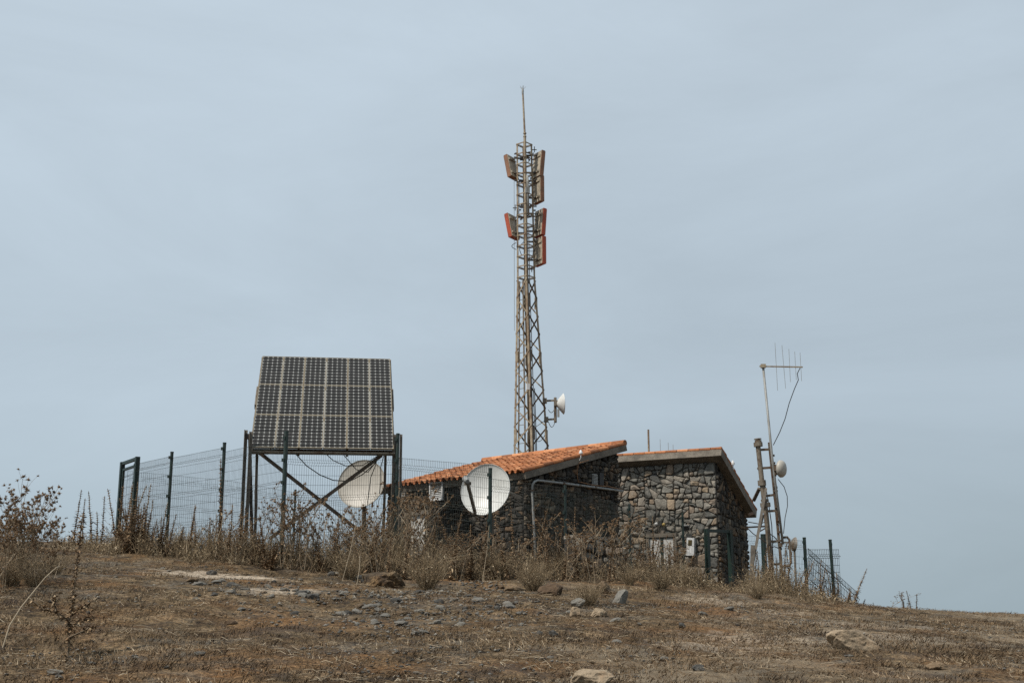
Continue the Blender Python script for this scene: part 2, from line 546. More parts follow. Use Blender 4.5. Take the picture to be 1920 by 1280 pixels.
M['rock_grey'] = tinted('grey_stone', [(0, (0.060, 0.058, 0.054)), (0.5, (0.145, 0.138, 0.122)), (1, (0.30, 0.28, 0.24))], 0.9, 14, 0.35, 0.7, 25, extra=(6, 0.55, 0.7, (0.15, 0.12, 0.085)))
M['rock_tan'] = tinted('tan_rock', [(0, (0.22, 0.15, 0.085)), (0.5, (0.33, 0.25, 0.165)), (1, (0.38, 0.31, 0.22))], 0.9, 10, 0.35, 0.8, 20, extra=(5, 0.56, 0.75, (0.22, 0.13, 0.07)))
M['rock_brown'] = tinted('brown_rock', [(0, (0.10, 0.065, 0.04)), (0.5, (0.17, 0.115, 0.07)), (1, (0.25, 0.18, 0.11))], 0.95, 10, 0.4, 0.8, 20, extra=(5, 0.52, 0.7, (0.085, 0.065, 0.045)))

# photovoltaic cells: 4 x 9 dark cells with pale corner diamonds and bus lines, in the module's own coordinates
MW, MH = 0.485, 1.20
m, n, l, b = node_mat('photovoltaic_cells')
t = n.new('ShaderNodeTexCoord')
s = n.new('ShaderNodeSeparateXYZ')
l.new(t.outputs['Object'], s.inputs[0])
def mth(op, a, bb=None, cc=None):
    q = n.new('ShaderNodeMath'); q.operation = op
    for i, v in enumerate((a, bb, cc)):
        if v is None: continue
        if isinstance(v, (int, float)): q.inputs[i].default_value = v
        else: l.new(v, q.inputs[i])
    return q.outputs[0]
cw, ch = (MW - 0.05) / 4, (MH - 0.06) / 9
def edge(o, size, off):
    f = mth('FRACT', mth('MULTIPLY_ADD', o, 1 / size, off))
    return mth('MULTIPLY', mth('MINIMUM', f, mth('SUBTRACT', 1.0, f)), size), f
ex, fx = edge(s.outputs['X'], cw, 0.0)
ey, fy = edge(s.outputs['Y'], ch, 0.5)
line = mth('MAXIMUM', mth('LESS_THAN', ex, 0.0022), mth('LESS_THAN', ey, 0.0030))
diam = mth('LESS_THAN', mth('ADD', ex, ey), 0.022)
bus = mth('LESS_THAN', mth('ABSOLUTE', mth('SUBTRACT', mth('MINIMUM', fx, mth('SUBTRACT', 1.0, fx)), 0.27)), 0.014)
pale = mth('MAXIMUM', diam, mth('MULTIPLY', line, 0.6))
cn = noise_node(n, l, 3.0, 2, 0.5)
cr2 = ramp_node(n, [(0.3, (0.011, 0.010, 0.009)), (0.7, (0.022, 0.020, 0.018))])
l.new(cn.outputs['Fac'], cr2.inputs[0])
c = mixc(n, l, mth('MULTIPLY', bus, 0.35), cr2.outputs[0], (0.15, 0.15, 0.145))
c = mixc(n, l, pale, c, (0.33, 0.335, 0.32))
l.new(c, b.inputs['Base Color'])
b.inputs['Roughness'].default_value = 0.3
b.inputs['Specular IOR Level'].default_value = 0.12
M['cells'] = m

# ------------------------------------------------------------------ rubble stone faces
def clip_poly(poly, a, bb, cc):
    """keep the side a*x + b*y <= c"""
    out = []
    k = len(poly)
    for i in range(k):
        p, q = poly[i], poly[(i + 1) % k]
        dp, dq = a * p[0] + bb * p[1] - cc, a * q[0] + bb * q[1] - cc
        if dp <= 0: out.append(p)
        if (dp < 0 < dq) or (dq < 0 < dp):
            tt = dp / (dp - dq)
            out.append((p[0] + tt * (q[0] - p[0]), p[1] + tt * (q[1] - p[1])))
    return out

def stones(mb, O, U, N, poly, size, seed, gap=0.012, out=(0.03, 0.07), stretch=1.35, holes=(), spread=0.55):
    """rubble stones over the upright polygon poly (s, z) of a wall through O along U, standing out along N"""
    rd = random.Random(seed)
    O, U, N = Vector(O), Vector(U), Vector(N)
    Z = Vector((0, 0, 1))
    s0, s1 = min(p[0] for p in poly), max(p[0] for p in poly)
    z0, z1 = min(p[1] for p in poly), max(p[1] for p in poly)
    def area(q): return 0.5 * abs(sum(q[i][0] * q[(i + 1) % len(q)][1] - q[(i + 1) % len(q)][0] * q[i][1] for i in range(len(q))))
    cells, todo = [], [list(poly)]
    while todo:                                  # rubble: blocks broken again and again by crooked joints
        q = todo.pop()
        A_ = area(q)
        if A_ < 1e-4: continue
        cx = sum(p[0] for p in q) / len(q); cz = sum(p[1] for p in q) / len(q)
        w_ = max(p[0] for p in q) - min(p[0] for p in q); h_ = max(p[1] for p in q) - min(p[1] for p in q)
        goal = size * size * math.exp(rd.gauss(-0.15, 0.85))
        asp = max(w_ / stretch, h_) / max(1e-3, min(w_ / stretch, h_))
        if A_ < goal and asp < 2.4:
            cells.append(q); continue
        big_ = A_ > 25 * size * size
        if w_ / stretch > h_: an = rd.gauss(0, 0.18 if big_ else 0.36)
        else: an = math.pi / 2 + rd.gauss(0, 0.12 if big_ else 0.30)
        t_ = rd.uniform(-0.17, 0.17)
        mx = cx + (t_ * w_ if w_ / stretch > h_ else 0); mz = cz + (0 if w_ / stretch > h_ else t_ * h_)
        ca_, sa_ = math.cos(an), math.sin(an)
        c0 = ca_ * mx + sa_ * mz
        todo += [clip_poly(q, ca_, sa_, c0), clip_poly(q, -ca_, -sa_, -c0)]
    for cell in cells:
        if len(cell) < 3: continue
        cx = sum(p[0] for p in cell) / len(cell)
        cz = sum(p[1] for p in cell) / len(cell)
        if any(h[0] < cx < h[1] and h[2] < cz < h[3] for h in holes): continue
        rad = sum(math.hypot(p[0] - cx, p[1] - cz) for p in cell) / len(cell)
        if rad < 0.02: continue
        k = max(0.55, 1 - gap * rd.uniform(0.5, 1.6) / (rad * 0.7))
        cell = [(cx + (p[0] - cx) * k + rd.uniform(-.07, .07) * rad, cz + (p[1] - cz) * k + rd.uniform(-.07, .07) * rad) for p in cell]
        sm = []
        for q in range(len(cell)):               # corners knocked off, edges a little crooked
            p, p2 = cell[q], cell[(q + 1) % len(cell)]
            ra, rb2 = rd.uniform(0.08, 0.25), rd.uniform(0.08, 0.25)
            sm.append((p[0] + (p2[0] - p[0]) * ra, p[1] + (p2[1] - p[1]) * ra))
            md = rd.uniform(0.4, 0.6)
            sm.append((p[0] + (p2[0] - p[0]) * md + rd.uniform(-.05, .05) * rad, p[1] + (p2[1] - p[1]) * md + rd.uniform(-.05, .05) * rad))
            sm.append((p[0] + (p2[0] - p[0]) * (1 - rb2), p[1] + (p2[1] - p[1]) * (1 - rb2)))
        o = rd.uniform(*out)
        tx, tz = rd.uniform(-0.16, 0.16), rd.uniform(-0.16, 0.16)
        tint = min(1, max(0, rd.gauss(0.5, 0.24)))
        if rd.random() < 0.10: tint = rd.uniform(0.85, 1)
        nn = len(sm)
        vs = []
        for (kk, dd) in ((1.0, -0.04), (0.985, o * 0.5), (0.86, o * 0.97)):
            for p in sm:
                x2, z2 = cx + (p[0] - cx) * kk, cz + (p[1] - cz) * kk
                h = dd if dd < 0 else dd + ((x2 - cx) * tx + (z2 - cz) * tz) + rd.uniform(-0.006, 0.006)
                vs.append(O + U * x2 + Z * z2 + N * h)
        vs.append(O + U * (cx + rad * rd.uniform(-.3, .3)) + Z * (cz + rad * rd.uniform(-.3, .3)) + N * (o + rd.uniform(0.004, 0.03)))
        fs = []
        for ring in range(2):
            for q in range(nn):
                fs.append((ring * nn + q, ring * nn + (q + 1) % nn, (ring + 1) * nn + (q + 1) % nn, (ring + 1) * nn + q))
        for q in range(nn):
            fs.append((2 * nn + q, 2 * nn + (q + 1) % nn, 3 * nn))
        if U.cross(Z).dot(N) < 0:
            fs = [f[::-1] for f in fs]
        mb.add(vs, fs, tint)

def tiles(mb, O, A, B, N, ncol, nrow, pitch, expose, seed=0, amp=0.05):
    """barrel tiles: columns along A, courses running down-slope along B from the top edge O"""
    rd = random.Random(seed)
    O, A, B, N = Vector(O), Vector(A), Vector(B), Vector(N)
    prof = []
    for i in range(9):                            # cover tile, then the channel beside it
        th = math.pi * i / 8
        prof.append((0.30 - 0.30 * math.cos(th), amp * (0.35 + 1.0 * math.sin(th))))
    for i in range(1, 5):
        th = math.pi * i / 4
        prof.append((0.60 + 0.40 * (i / 4), amp * (0.35 - 0.55 * math.sin(th))))
    for cidx in range(ncol):
        for rr in range(nrow):
            a0 = cidx * pitch + rd.uniform(-0.008, 0.008)
            b0 = rr * expose + rd.uniform(-0.02, 0.02)
            b1 = b0 + expose * 1.12
            if rr == nrow - 1: b1 = nrow * expose + rd.uniform(-0.025, 0.025)
            if rd.random() < 0.05: b1 += 0.05; a0 += rd.uniform(-0.03, 0.03)
            lift = rd.uniform(-0.004, 0.006)
            tint = min(1, max(0, rd.gauss(0.5, 0.22)))
            vs = []
            for (bv, up, sc) in ((b0, lift, 0.94), (b1, lift + 0.026, 1.0), (b1, lift + 0.012, 1.0)):
                for (u, h) in prof:
                    vs.append(O + A * (a0 + u * pitch) + B * bv + N * (h * sc + up))
            k = len(prof)
            fs = [(i, i + 1, k + i + 1, k + i) for i in range(k - 1)]
            fs += [(k + i, k + i + 1, 2 * k + i + 1, 2 * k + i) for i in range(k - 1)]
            mb.add(vs, fs, tint)

def solve_len(p, d, px):
    """how far from p along the ground direction d the pixel column px is reached"""
    lo, hi = 0.0, 12.0
    f = lambda s: px_of((p[0] + d[0] * s, p[1] + d[1] * s, 5.0))[0] - px
    sg = f(0.0) > 0
    for _ in range(50):
        m_ = (lo + hi) / 2
        if (f(m_) > 0) == sg: lo = m_
        else: hi = m_
    return lo

UP = Vector((0, 0, 1))
# ------------------------------------------------------------------ the low tiled hut
a1 = Vector((-0.742, 0.670, 0)).normalized()
b1 = Vector((0.670, 0.742, 0)).normalized()
C1 = P(982, 900, 28.4); C1.z = 0
L1A, L1B = 4.50, solve_len(C1, b1, 1158)
OE1, OV1 = 0.11, 0.13
ev = C1 - a1 * OV1 - b1 * OE1
zE = P(982, 880, ev.y).z                          # top of the tiles at the eave corner
rB = solve_len(ev, b1, 1176)
top1 = ev + b1 * rB
zT = P(1176, 829, top1.y).z
sl1 = (zT - zE) / rB
lA = L1A + 0.35
hut = thing('stone_hut', Vector((C1.x, C1.y, Hs(C1.x, C1.y))), 'low dark basalt hut under an orange clay tile roof, big white dish in front', 'hut')
TH = 0.15
zW = lambda s: zE - 0.06 - TH + sl1 * (s + OE1)  # wall head under the slab, s metres along b1 from the corner
ZB = Hs(C1.x, C1.y) - 0.5
# core walls
core = MB()
def prism(mb, pts, z0, zf):
    k = len(pts)
    vs = [Vector((p.x, p.y, z0)) for p in pts] + [Vector((p.x, p.y, zf[i])) for i, p in enumerate(pts)]
    fs = [tuple(range(k))[::-1], tuple(range(k, 2 * k))] + [(i, (i + 1) % k, k + (i + 1) % k, k + i) for i in range(k)]
    mb.add(vs, fs)
q0, q1_, q2_, q3_ = C1, C1 + b1 * L1B, C1 + b1 * L1B + a1 * L1A, C1 + a1 * L1A
prism(core, [q0, q1_, q2_, q3_], ZB, [zW(0), zW(L1B), zW(L1B), zW(0)])
w = core.build('wall', M['mortar'], hut)
mb = MB()
door1 = (solve_len(C1, a1, 798), solve_len(C1, a1, 772))
stones(mb, C1, a1, -b1, [(0.0, ZB), (L1A, ZB), (L1A, zW(0) - 0.01), (0.0, zW(0) - 0.01)], 0.135, 3, 0.008, (0.02, 0.075), 1.5,
       holes=[(door1[0], door1[1], 3.0, P(785, 966, 31).z)])
stones(mb, C1, b1, -a1, [(0.0, ZB), (L1B, ZB), (L1B, zW(L1B) - 0.01), (0.0, zW(0) - 0.01)], 0.14, 5, 0.008, (0.02, 0.07), 1.4)
mb.build('stone_facing', M['stone_warm'], w)
# roof: sloped slab, fascia, tiles, ridge
nrm1 = Vector((-b1.x * sl1, -b1.y * sl1, 1)).normalized()
dn1 = Vector((-b1.x, -b1.y, -sl1)).normalized()
ev_z = Vector((ev.x, ev.y, zE - 0.06))
slen = rB * math.sqrt(1 + sl1 * sl1)
cen = ev_z + a1 * lA / 2 - dn1 * slen / 2 - nrm1 * TH / 2
slab = MB()
slab.box(cen, lA, slen, TH, a1, -dn1, nrm1)
rf = slab.build('roof', M['concrete'], hut)
tl = MB()
npitch = 0.185
ncol = int((lA - 0.06) / npitch)
nrow = 11
tiles(tl, ev_z + a1 * 0.05 - dn1 * (slen - 0.02) + nrm1 * 0.005, a1, dn1, nrm1, ncol, nrow, npitch, (slen + 0.06) / nrow, 1, 0.052)
for k in range(nrow):                             # verge caps along the gable edge
    p0 = ev_z + a1 * 0.045 - dn1 * (slen - k * slen / nrow) + nrm1 * 0.035
    tl.tube([p0, p0 + dn1 * slen / nrow * 1.05 + nrm1 * 0.012], [0.050, 0.056], 10, True, random.random())
ntop = int(lA / 0.40)
for k in range(ntop + 1):                         # ridge tiles
    p0 = ev_z - dn1 * (slen - 0.03) + a1 * (k * lA / (ntop + 1)) + nrm1 * 0.05
    tl.tube([p0, p0 + a1 * (lA / (ntop + 1)) * 1.04 + nrm1 * 0.01], [0.080, 0.072], 12, True, random.random())
tl.build('tile_covering', M['tile'], rf, smooth=False)
# details on the hut
def on_wall(Cn, d, nout, px, py, off):
    """point of the wall plane (through Cn, along d) behind px, py, moved off metres outwards"""
    s_ = solve_len(Cn, d, px)
    base = Cn + d * s_
    for _ in range(4):
        z_ = P(px, py, base.y).z
        lo_, hi_ = 0.0, 12.0
        f = lambda q: px_of((Cn.x + d.x * q, Cn.y + d.y * q, z_))[0] - px
        sg = f(0.0) > 0
        for _k in range(40):
            mm = (lo_ + hi_) / 2
            if (f(mm) > 0) == sg: lo_ = mm
            else: hi_ = mm
        base = Cn + d * lo_
    z_ = P(px, py, base.y).z
    return Vector((base.x, base.y, z_)) + nout * off
# louvred vent
vc = on_wall(C1, a1, -b1, 823, 921.5, 0.085)
vt = MB()
VW, VH = 0.42, 0.39
for sgn in (-1, 1):
    vt.box(vc + a1 * sgn * VW / 2, 0.03, 0.05, VH, a1, b1)
    vt.box(vc + UP * sgn * (VH / 2 + 0.013), VW + 0.03, 0.05, 0.026, a1, b1)
vn = vt.build('vent', M['white'], hut)
vt = MB()
for k in range(9):
    zc_ = vc.z - VH / 2 + (k + 0.5) * VH / 9
    vt.box(Vector((vc.x, vc.y, zc_)) + b1 * 0.012, VW - 0.034, 0.040, 0.016, a1, (b1 * 0.75 + UP * 0.66).normalized(), (UP * 0.75 - b1 * 0.66).normalized())
vt.build('louvre', M['white'], vn)
vt = MB(); vt.box(vc + b1 * 0.035, VW - 0.03, 0.01, VH - 0.01, a1, b1); vt.build('backing', M['black'], vn)
# bulkhead lamp
lc = on_wall(C1, a1, -b1, 759, 933, 0.07)
vt = MB(); vt.lathe(lc, -b1, [(0, 0.06), (0.03, 0.062), (0.06, 0.05), (0.085, 0.02), (0.088, 0.0)], 16); vt.box(lc + b1 * 0.015, 0.15, 0.03, 0.24, a1, b1)
vt.build('wall_lamp', M['zinc'], hut)
# blocked doorway with peeling white paint
dm = on_wall(C1, a1, -b1, 785, 990, 0.0)
dh = P(785, 966, dm.y).z
dv = MB()
dwid = door1[1] - door1[0]
for k in range(5):
    dv.box(Vector((dm.x, dm.y, (dh + ZB) / 2)) + a1 * ((k - 2) * dwid / 5) - b1 * (0.01 + 0.004 * (k % 2)), dwid / 5 - 0.006, 0.03, dh - ZB, a1, b1)
dd = dv.build('door', M['door'], hut)
dv = MB(); dv.box(Vector((dm.x, dm.y, dh + 0.05)) - b1 * 0.03, dwid + 0.35, 0.12, 0.09, a1, b1); dv.build('lintel', M['wood'], dd)
# conduit: up the corner, round and along the shaded wall
pp = [on_wall(C1, b1, -a1, 996, 1060, 0.16), on_wall(C1, b1, -a1, 993, 1000, 0.14), on_wall(C1, b1, -a1, 990, 920, 0.12)]
k0, k1 = on_wall(C1, b1, -a1, 991, 909, 0.12), on_wall(C1, b1, -a1, 1000, 901, 0.12)
pp += [k0, on_wall(C1, b1, -a1, 994, 904, 0.12), k1, on_wall(C1, b1, -a1, 1050, 906.5, 0.10), on_wall(C1, b1, -a1, 1110, 914, 0.10), on_wall(C1, b1, -a1, 1162, 921, 0.10)]
pp[0].z = Hs(pp[0].x, pp[0].y) - 0.1
vt = MB(); vt.tube(pp, 0.028, 10)
cd = vt.build('conduit', M['zinc'], hut, smooth=True)
vt = MB()
for q in (pp[2], (pp[6] + pp[7]) / 2, pp[6], pp[7]): vt.box(q, 0.07, 0.07, 0.035, b1, a1)
vt.build('clamp', M['steel_rust'], cd)
ob = [on_wall(C1, b1, -a1, 1088, 864, 0.26), on_wall(C1, b1, -a1, 1076, 869, 0.14), on_wall(C1, b1, -a1, 1077, 890, 0.08), on_wall(C1, b1, -a1, 1079, 903, 0.08), on_wall(C1, b1, -a1, 1110, 910, 0.08), on_wall(C1, b1, -a1, 1135, 912, 0.09), on_wall(C1, b1, -a1, 1162, 918, 0.09)]
vt = MB(); vt.tube(ob, 0.011, 6); vt.build('cable', worn('orange_cable', (0.33, 0.16, 0.06), (0.2, 0.1, 0.05), 6), hut, smooth=True)
# small vent and opening on the shaded gable
g1 = on_wall(C1, b1, -a1, 1111, 899, 0.085)
vt = MB()
for k in range(7): vt.box(g1 + UP * ((k - 3) * 0.035), 0.17, 0.03, 0.018, b1, a1)
vt.box(g1 + a1 * 0.02, 0.19, 0.02, 0.27, b1, a1)
vt.build('vent', M['zinc'], hut)
vt = MB(); g2 = on_wall(C1, b1, -a1, 1123, 898, 0.075); vt.box(g2, 0.16, 0.03, 0.30, b1, a1); vt.build('hatch', M['black'], hut)
# white cone sensor on the verge
gc = P(1089, 848, (ev + b1 * solve_len(ev, b1, 1089)).y - 0.1)
vt = MB()
vt.lathe(gc - UP * 0.03, UP, [(0, 0.0), (0, 0.045), (0.03, 0.045), (0.085, 0.018), (0.10, 0.0)], 14)
vt.tube([gc - UP * 0.03, gc - UP * 0.12, gc - UP * 0.18 + b1 * 0.01 + a1 * 0.05], 0.012, 6)
vt.build('cone_sensor', M['white'], hut)

# ------------------------------------------------------------------ the taller stone house behind it
a2 = Vector((-0.895, 0.446, 0)).normalized()
b2 = Vector((0.446, 0.895, 0)).normalized()
C2 = P(1342, 900, 33.0); C2.z = 0
L2A = solve_len(C2, a2, 1150) + 0.7
ev2 = C2 - a2 * 0.26 - b2 * 0.22
zF = P(1355, 839, ev2.y).z
r2 = solve_len(ev2, b2, 1419)
bk2 = ev2 + b2 * r2
for _ in range(3):
    zBk = P(1419, 956, bk2.y).z
    lo_, hi_ = 0.0, 10.0
    for _k in range(40):
        mm = (lo_ + hi_) / 2
        q = ev2 + b2 * mm
        if px_of((q.x, q.y, zBk))[0] < 1419: lo_ = mm
        else: hi_ = mm
    r2 = lo_; bk2 = ev2 + b2 * r2
sl2 = (zBk - zF) / r2
L2B = r2 - 0.40
TH2 = 0.20
zW2 = lambda s: zF - 0.03 - TH2 + sl2 * (s + 0.22)
ZB2 = Hs(C2.x, C2.y) - 0.6
house = thing('stone_house', Vector((C2.x, C2.y, Hs(C2.x, C2.y))), 'taller grey rubble stone house with a thick concrete roof edge sloping back', 'house')
core = MB()
q0, q1_, q2_, q3_ = C2, C2 + b2 * L2B, C2 + b2 * L2B + a2 * L2A, C2 + a2 * L2A
prism(core, [q0, q1_, q2_, q3_], ZB2, [zW2(0), zW2(L2B), zW2(L2B), zW2(0)])
w2 = core.build('wall', M['mortar_grey'], house)
mb = MB()
dr = (solve_len(C2, a2, 1268), solve_len(C2, a2, 1212))
dtop = P(1240, 1001, 33.9).z
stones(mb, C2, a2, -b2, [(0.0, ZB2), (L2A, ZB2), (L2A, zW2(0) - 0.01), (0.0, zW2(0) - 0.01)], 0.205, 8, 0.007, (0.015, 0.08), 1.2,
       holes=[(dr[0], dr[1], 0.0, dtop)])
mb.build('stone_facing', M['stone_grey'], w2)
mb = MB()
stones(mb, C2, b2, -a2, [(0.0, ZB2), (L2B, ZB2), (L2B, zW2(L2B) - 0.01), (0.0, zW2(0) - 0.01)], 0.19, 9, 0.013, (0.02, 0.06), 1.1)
mb.build('stone_facing', M['stone_warm'], w2)  # same stone as the front, shade put into the colour by darker rubble
nrm2 = Vector((-b2.x * sl2, -b2.y * sl2, 1)).normalized()
dn2 = Vector((b2.x, b2.y, sl2)).normalized()
slen2 = r2 * math.sqrt(1 + sl2 * sl2)
o2 = Vector((ev2.x, ev2.y, zF - 0.03))
lA2 = L2A + 0.4
slab = MB()
# slab with an upright front fascia
slab.box(o2 + a2 * lA2 / 2 + dn2 * slen2 / 2 - nrm2 * TH2 / 2, lA2, slen2, TH2, a2, dn2, nrm2)
rf2 = slab.build('roof', M['concrete'], house)
tl = MB()
nc2 = int(lA2 / 0.30)
nr2 = 8
tiles(tl, o2 + a2 * 0.02 + nrm2 * 0.002, a2, dn2, nrm2, int((lA2 - 0.04) / 0.2), nr2, 0.2, (slen2 + 0.05) / nr2, 4, 0.035)
for k in range(nc2):                              # ridge row along the front edge
    p0 = o2 + a2 * (k * lA2 / nc2 + 0.004) + nrm2 * 0.022 + dn2 * 0.03
    tl.tube([p0, p0 + a2 * (lA2 / nc2 - 0.012) + nrm2 * 0.006], [0.052, 0.048], 10, True, random.random())
for k in range(nr2):                              # verge row down the side
    p0 = o2 + dn2 * (k * slen2 / nr2) + nrm2 * 0.03 + a2 * 0.04
    tl.tube([p0, p0 + dn2 * (slen2 / nr2) + nrm2 * 0.02], [0.045, 0.055], 8, True, random.random() * 0.5)
tl.build('tile_covering', M['tile'], rf2)
# double door
dcen = C2 + a2 * ((dr[0] + dr[1]) / 2)
dW, dH_ = dr[1] - dr[0], dtop - ZB2
dv = MB()
dv.box(Vector((dcen.x, dcen.y, dtop - 0.05)) - b2 * 0.03, dW, 0.10, 0.10, a2, b2)
for sgn in (-1, 1): dv.box(Vector((dcen.x, dcen.y, ZB2 + dH_ / 2 - 0.06)) + a2 * sgn * (dW / 2 - 0.04) - b2 * 0.03, 0.08, 0.10, dH_ - 0.12, a2, b2)
ddr = dv.build('door', M['wood'], house)
for sgn in (-1, 1):
    dv = MB()
    dv.box(Vector((dcen.x, dcen.y, ZB2 + dH_ / 2 - 0.06)) + a2 * (sgn * (dW / 4 - 0.015)) - b2 * 0.012, dW / 2 - 0.11, 0.05, dH_ - 0.14, a2, b2)
    dv.build('door_leaf', M['door'], ddr)
dv = MB(); dv.box(Vector((dcen.x, dcen.y, ZB2 + dH_ / 2 - 0.06)) - b2 * 0.034, 0.07, 0.05, dH_ - 0.15, a2, b2); dv.build('door_mullion', M['green'], ddr)
# meter box, lamps
mc = on_wall(C2, a2, -b2, 1299, 1025, 0.14)
vt = MB(); vt.box(mc, 0.20, 0.14, 0.46, (a2 + UP * 0.06).normalized(), b2, (UP - a2 * 0.06).normalized())
bx = vt.build('meter_box', M['white'], house)
vt = MB(); vt.box(mc - b2 * 0.072 + UP * 0.10, 0.10, 0.012, 0.14, (a2 + UP * 0.06).normalized(), b2, (UP - a2 * 0.06).normalized()); vt.build('meter_window', worn('brown_window', (0.12, 0.09, 0.03), (0.05, 0.04, 0.02), 8, 0.3), bx)
fc = on_wall(C2, a2, -b2, 1291, 990, 0.20)
vt = MB(); vt.box(fc, 0.20, 0.05, 0.14, a2, (b2 * 0.9 + UP * 0.4).normalized(), (UP * 0.9 - b2 * 0.4).normalized()); vt.beam(fc + b2 * 0.17 - UP * 0.1, fc - UP * 0.03, 0.03, 0.03)
fl = vt.build('floodlight', M['zinc'], house)
vt = MB(); vt.box(fc - b2 * 0.026 - UP * 0.012, 0.17, 0.01, 0.11, a2, (b2 * 0.9 + UP * 0.4).normalized(), (UP * 0.9 - b2 * 0.4).normalized()); vt.build('lens', M['glass'], fl)
for (lx, ly, mt) in ((1234, 982, M['white']), (1248, 983, M['yellow'])):
    q = on_wall(C2, a2, -b2, lx, ly, 0.13)
    vt = MB(); vt.lathe(q, (-b2 - UP * 0.5), [(-0.05, 0.02), (-0.02, 0.035), (0.04, 0.045), (0.055, 0.03), (0.056, 0)], 12)
    vt.build('wall_lamp', mt, house, smooth=True)
q = on_wall(C2, a2, -b2, 1241, 981, 0.10)
vt = MB(); vt.box(q, 0.09, 0.10, 0.12, a2, b2); vt.tube([q, q - UP * 0.2 + a2 * 0.3, q - UP * 0.1 + a2 * 0.75, q + UP * 0.35 + a2 * 0.95], 0.014, 6); vt.build('junction_box', M['black'], house)
# rooftop rods and cone
def roof_pt(px, depth):
    p = o2 + dn2 * depth
    s_ = 0
    lo_, hi_ = 0.0, 6.0
    for _k in range(40):
        mm = (lo_ + hi_) / 2
        if px_of(p + a2 * mm)[0] > px: lo_ = mm
        else: hi_ = mm
    return p + a2 * lo_
rp_ = roof_pt(1217, 0.35)
hrod = P(1217, 805, rp_.y).z
vt = MB(); vt.tube([rp_ - UP * 0.03, Vector((rp_.x, rp_.y, hrod))], 0.026, 8); vt.build('vent_pipe', M['galv'], house)
for (ppx, ppy) in ((1239, 823), (1254, 829), (1263, 833)):
    q = roof_pt(ppx, 0.6)
    vt = MB(); vt.tube([q - UP * 0.03, Vector((q.x, q.y, P(ppx, ppy, q.y).z))], 0.006, 5); vt.build('whip_aerial', M['zinc'], house)
q = o2 + dn2 * 0.95 - a2 * 0.02 + nrm2 * 0.08
vt = MB(); vt.lathe(q, UP, [(0, 0.0), (0, 0.05), (0.05, 0.045), (0.10, 0.02), (0.12, 0)], 12); vt.tube([q + UP * 0.01, q - UP * 0.14], 0.016, 6); vt.build('cone_sensor', M['white'], house)

# ------------------------------------------------------------------ lattice tower
TY = 35.0
def tower_c(py, px): return P(px, py, TY)
t_lo, t_mid, t_top = tower_c(840, 996), tower_c(522, 986.5), tower_c(270, 983)
HD = [(t_lo.z, 0.485), (t_mid.z, 0.262), (t_top.z, 0.232)]
def t_axis(z):
    p0, p1 = (t_lo, t_mid) if z < t_mid.z else (t_mid, t_top)
    k = (z - p0.z) / (p1.z - p0.z)
    return Vector((p0.x + (p1.x - p0.x) * k, TY, z))
def t_half(z):
    if z < t_mid.z:
        k = (z - HD[0][0]) / (HD[1][0] - HD[0][0]); return HD[0][1] + (HD[1][1] - HD[0][1]) * k
    k = (z - HD[1][0]) / (HD[2][0] - HD[1][0]); return HD[1][1] + (HD[2][1] - HD[1][1]) * k
LEG = {'F': Vector((0.06, -1, 0)).normalized(), 'R': Vector((1, 0.06, 0)).normalized(), 'B': Vector((-0.06, 1, 0)).normalized(), 'L': Vector((-1, -0.06, 0)).normalized()}
def t_pt(leg, z): return t_axis(z) + LEG[leg] * t_half(z)
zg = Hs(0.5, TY) - 0.2
tower = thing('lattice_tower', Vector((t_lo.x, TY, zg)), 'tall beige steel lattice tower with orange edged panel antennas and lightning rod', 'radio tower')
order = ['F', 'R', 'B', 'L']
for i, kx in enumerate(order):
    nb1, nb2 = order[(i + 1) % 4], order[(i - 1) % 4]
    d1, d2 = (LEG[nb1] - LEG[kx]), (LEG[nb2] - LEG[kx])
    mb = MB()
    mb.angle(t_pt(kx, zg), t_pt(kx, t_mid.z), 0.062, 0.012, d1, d2)
    mb.angle(t_pt(kx, t_mid.z), t_pt(kx, t_top.z), 0.056, 0.011, d1, d2)
    for zz in (t_lo.z + 0.35, t_lo.z + 2.6, t_lo.z + 4.2):   # splice plates
        mb.box(t_pt(kx, zz) + d1.normalized() * 0.045, 0.10, 0.016, 0.34, d1.normalized(), d1.normalized().cross(UP), UP)
    mb.build('leg', M['galv'], tower)
# zigzag bracing of the tapered part
nb = 17
zs = [t_mid.z - 0.06 - (t_mid.z - zg - 0.2) * k / nb for k in range(nb + 1)]
faces = [('F', 'R', 0), ('L', 'F', 1), ('L', 'B', 0), ('B', 'R', 1)]
for (p, q, ph) in faces:
    mb = MB()
    nf = ((LEG[p] + LEG[q]) / 2).normalized()
    for k in range(nb):
        s_, e_ = (p, q) if (k + ph) % 2 == 0 else (q, p)
        thick = 0.044 if (k % 2 == 0) else 0.034
        p0, p1 = t_pt(s_, zs[k]) + nf * 0.012, t_pt(e_, zs[k + 1]) + nf * 0.012
        mb.beam(p0, p1, thick, 0.010, up=nf)
        mb.beam(p0 - nf * 0.022, p1 - nf * 0.022, 0.008, 0.022, up=nf)
    mb.build('diagonal_lattice', M['galv'] if (p, q) != ('F', 'R') else M['steel_rust'], tower)
# ladder-like horizontals of the straight part
nh = 13
for (p, q, ph) in faces:
    mb = MB()
    nf = ((LEG[p] + LEG[q]) / 2).normalized()
    for k in range(nh + 1):
        z_ = t_mid.z + 0.02 + (t_top.z - t_mid.z - 0.05) * k / nh
        mb.beam(t_pt(p, z_) + nf * 0.012, t_pt(q, z_) + nf * 0.012, 0.010, 0.034, up=UP)
        mb.beam(t_pt(p, z_ + 0.02) - nf * 0.016, t_pt(q, z_ + 0.02) - nf * 0.016, 0.026, 0.008, up=UP)
    mb.build('horizontal_lattice', M['galv'], tower)
